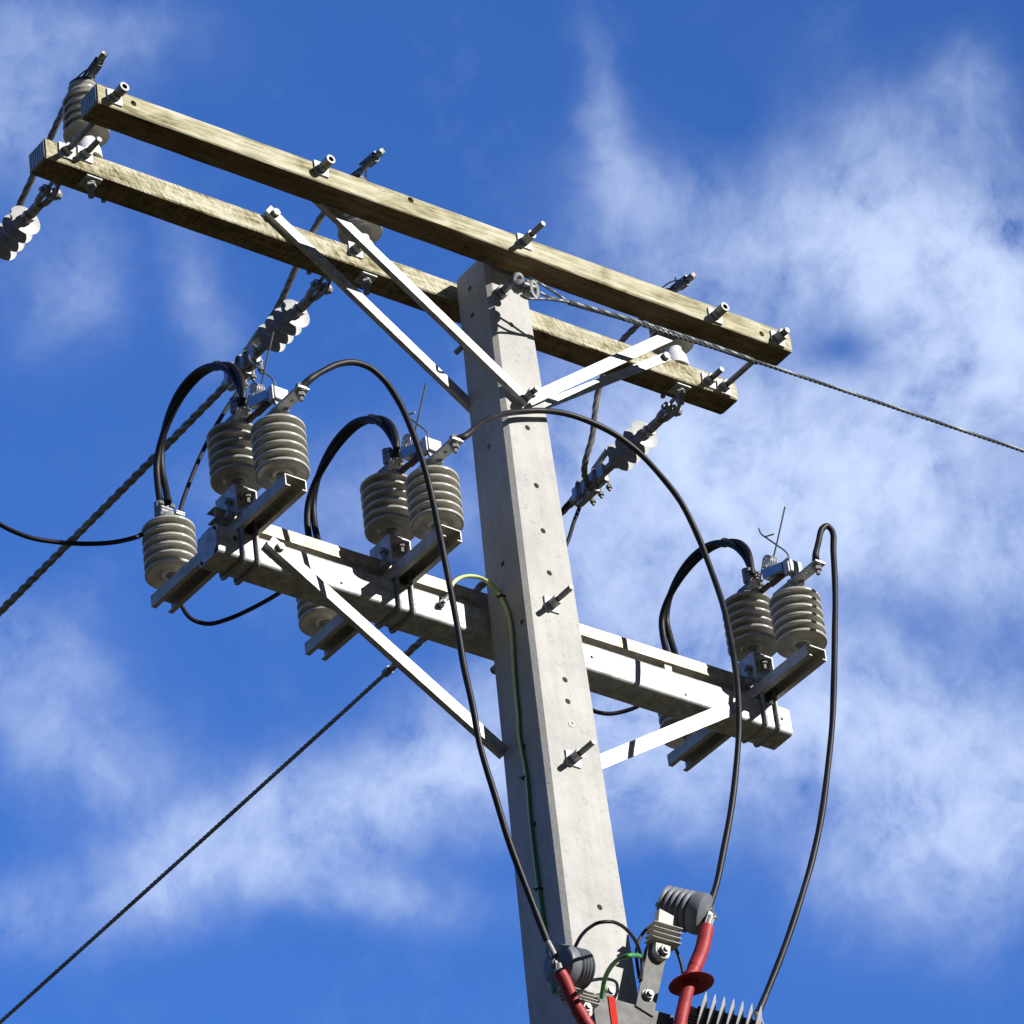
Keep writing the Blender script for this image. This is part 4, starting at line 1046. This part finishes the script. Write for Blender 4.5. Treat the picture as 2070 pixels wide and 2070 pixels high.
def hanger(lab, a, b, bolt_at, w=.058):
    """ribbed resin hanger between arrester and strap"""
    a = Vector(a); b = Vector(b); t_ = thing('ribbed_hanger', b, lab, 'hanger', 'ribbed resin hangers of the arresters')
    d = (b - a).normalized()
    bm = newbm(); bar(bm, a, b, w * .86, .022, V(0, 1, 0))
    cyl(bm, b + V(0, -.0005, 0), b + V(0, .0225, 0), w * .43, seg=24)
    n_ = obj('resin_body', bm, resin, t_)
    for k in range(4):
        p = a.lerp(b, .38 + .13 * k)
        f = newbm(); box(f, p + V(0.002, .008, 0), (w * 1.75, .046, .0032), .001); obj('rib', f, resin, t_)
    bm = newbm(); p = Vector(bolt_at); nut(bm, p, p + V(0, -.014, 0), .0155); cyl(bm, p, p + V(0, -.002, 0), .020, seg=20); cyl(bm, p, p + V(0, -.020, 0), .008); obj('hanger_bolt', bm, bolt, t_)
hanger('ribbed grey hanger between the upper arrester and the leaning strap', P(*S3(960, 950), 'y', YB - .03), P(*S3(938, 1165), 'y', YB - .03), P(*S3(940, 1168), 'y', YB - .0305))
hanger('ribbed grey hanger between the left arrester and the frame', P(*S3(425, 1330), 'y', YB - .03), P(*S3(505, 1490), 'y', YB - .03), P(*S3(505, 1490), 'y', YB - .0305))

# red insulated leads
def red_lead(lab, pts, r, cap_at=None, lug=None):
    t_ = thing('red_lead', pts[0], lab, 'cable', 'red sleeved leads from the arresters')
    path = spline(pts, 10)
    bm = newbm(); tube(bm, path, r, 20); obj('red_sleeve', bm, red, t_)
    return t_, path
ya = YB - .062
ra = [P(*S3(u, v), 'y', y) for u, v, y in ((1183, 1035, ya), (1172, 1090, ya), (1158, 1150, ya), (1138, 1205, ya), (1118, 1250, ya), (1098, 1300, ya), (1076, 1380, ya), (1058, 1460, ya), (1040, 1540, ya), (1022, 1640, ya), (1010, 1720, ya))]
t_, path = red_lead('red sleeved lead with a skirt, below the upper arrester', ra, lambda f: .0190 if f > .42 else .0215 - .001 * f)
p = P(*S3(1093, 1330), 'y', ya); d = (ra[7] - ra[4]).normalized()
bm = newbm(); lathe(bm, [(.019, -.022), (.025, -.020), (.026, -.002), (.034, .002), (.050, .005), (.064, .010), (.066, .0125), (.064, .0135), (.048, .0095), (.030, .006), (.019, .006)], p, d.lerp(V(.20, -.05, -1), .75), 48); obj('skirt', bm, red, t_)
rb = [P(*S3(u, v), 'y', y) for u, v, y in ((362, 1285, ya), (385, 1325, ya), (408, 1375, ya), (432, 1430, ya), (462, 1490, ya), (495, 1545, ya), (540, 1620, ya), (580, 1700, ya))]
t2, path2 = red_lead('red sleeved lead hanging from the left arrester', rb, lambda f: .0188 + .0008 * math.sin(9 * f))
bm = newbm(); tube(bm, spline([rb[4], rb[5]], 4), .0205, 18); obj('sleeve_joint', bm, red, t2)
# lugs joining lead, red sleeve and terminal
for (c, top, low, tt) in ((ca, c2[-1], ra[0], t_), (cb, c1[-1], rb[0], t2)):
    bm = newbm()
    cc = Vector(c) + V(0, -.012, 0)
    tube(bm, [top.lerp(cc, -.05), top.lerp(cc, .72)], .0098, 12); tube(bm, [cc.lerp(low, .3), low], .012, 12)
    bar(bm, top.lerp(cc, .5), cc + (cc - top).normalized() * .02, .024, .004); bar(bm, cc - (cc - low).normalized() * -.0 + V(0, -.005, 0), low + V(0, -.005, 0), .024, .004)
    obj('lug', bm, bolt, tt)

# dark bushing at lower right
p0 = P(*S3(1115, 1560), 'y', YB - .03); p1 = p0 + (RX * .972 - UP * .235 + BK * .10) * .185
bush = thing('bushing_arrester', p0, 'dark ribbed arrester lying level at the bottom edge, pale rims upward', 'surge arrester', 'surge arresters on the bottom frame')
d = (p1 - p0).normalized(); L = (p1 - p0).length
bm = newbm(); cyl(bm, p0, p1, .046, .046, 40); obj('core_housing', bm, polyb, bush)
for k in range(7):  # pale sheds on the dark core: sunlit and shaded contrast put into the colours
    h = .012 + L * k / 7.0
    bm = newbm(); lathe(bm, [(.0462, -.003), (.060, -.0030), (.0885, -.0010), (.0895, .0), (.0885, .0012), (.066, .0075), (.0462, .0115)], p0 + d * h, d, 56); obj('shed', bm, poly, bush)
bm = newbm(); cyl(bm, p0 - d * .03, p0, .012); obj('left_stud', bm, bolt, bush)
bm = newbm(); lathe(bm, [(.011, 0), (.011, .004), (.018, .004), (.018, .014), (.011, .014), (.011, .03), (0, .03)], p1, d, 6); obj('terminal_bolt', bm, bolt, bush)
hanger('pale ribbed hanger of the level arrester at the bottom edge', P(*S3(1115, 1480), 'y', YB - .055), P(*S3(1115, 1640), 'y', YB - .055), P(*S3(1115, 1640), 'y', YB - .0555))
lug_end = c3[-1]; e = p1 + d * .02
bm = newbm(); tube(bm, [lug_end.lerp(e, -.1), lug_end.lerp(e, .6)], .0105, 12); bar(bm, lug_end.lerp(e, .4), e + V(0, -.003, 0), .022, .004); obj('lug', bm, alu, bush)

# thin leads behind
def thin(pts, r, m_, lab, name='thin_lead'):
    bm = newbm(); path = spline(pts, 12); tube(bm, path, r, 10)
    return tag(obj(name, bm, m_, None, path[0]), lab, 'cable', 'thin leads at the bottom frame')
thin([P(*S3(u, v), 'y', -.08 - .27 * math.sin(PI * max(0, min(1, (u - 425) / 400)))) for u, v in ((425, 1190), (445, 1150), (480, 1085), (530, 1035), (585, 1007), (640, 1002), (700, 1020), (750, 1062), (785, 1110), (808, 1165), (820, 1220), (822, 1270), (815, 1330))], .0052, rubber2, 'thin black lead arching in front of the pole between the two arresters')
thin([P(*S3(u, v), 'y', YB + .09) for u, v in ((900, 1020), (860, 1035), (825, 1070), (800, 1120), (790, 1180), (795, 1240), (808, 1320))], .0048, rubber2, 'short black lead curving behind the upper end of the leaning strap')
thin([P(*S3(u, v), 'y', YB + .11) for u, v in ((870, 1110), (845, 1160), (835, 1210), (825, 1260), (812, 1340))], .0048, rubber2, 'short black lead running straight down beside the leaning strap')
thin([P(*S3(u, v), 'y', YB + .09) for u, v in ((985, 1120), (1010, 1155), (1030, 1205), (1045, 1260), (1052, 1310), (1055, 1380))], .0048, rubber2, 'thin black lead between the hanger and the skirted red lead')
thin([P(*S3(u, v), 'y', -.09 - .25 * math.sin(PI * max(0, min(1, (u - 596) / 300)))) for u, v in ((596, 1430), (603, 1380), (612, 1330), (632, 1280), (665, 1235), (705, 1205), (745, 1193), (785, 1190), (810, 1195))], .0068, green, 'short green lead curving up from the bottom frame', 'green_lead')
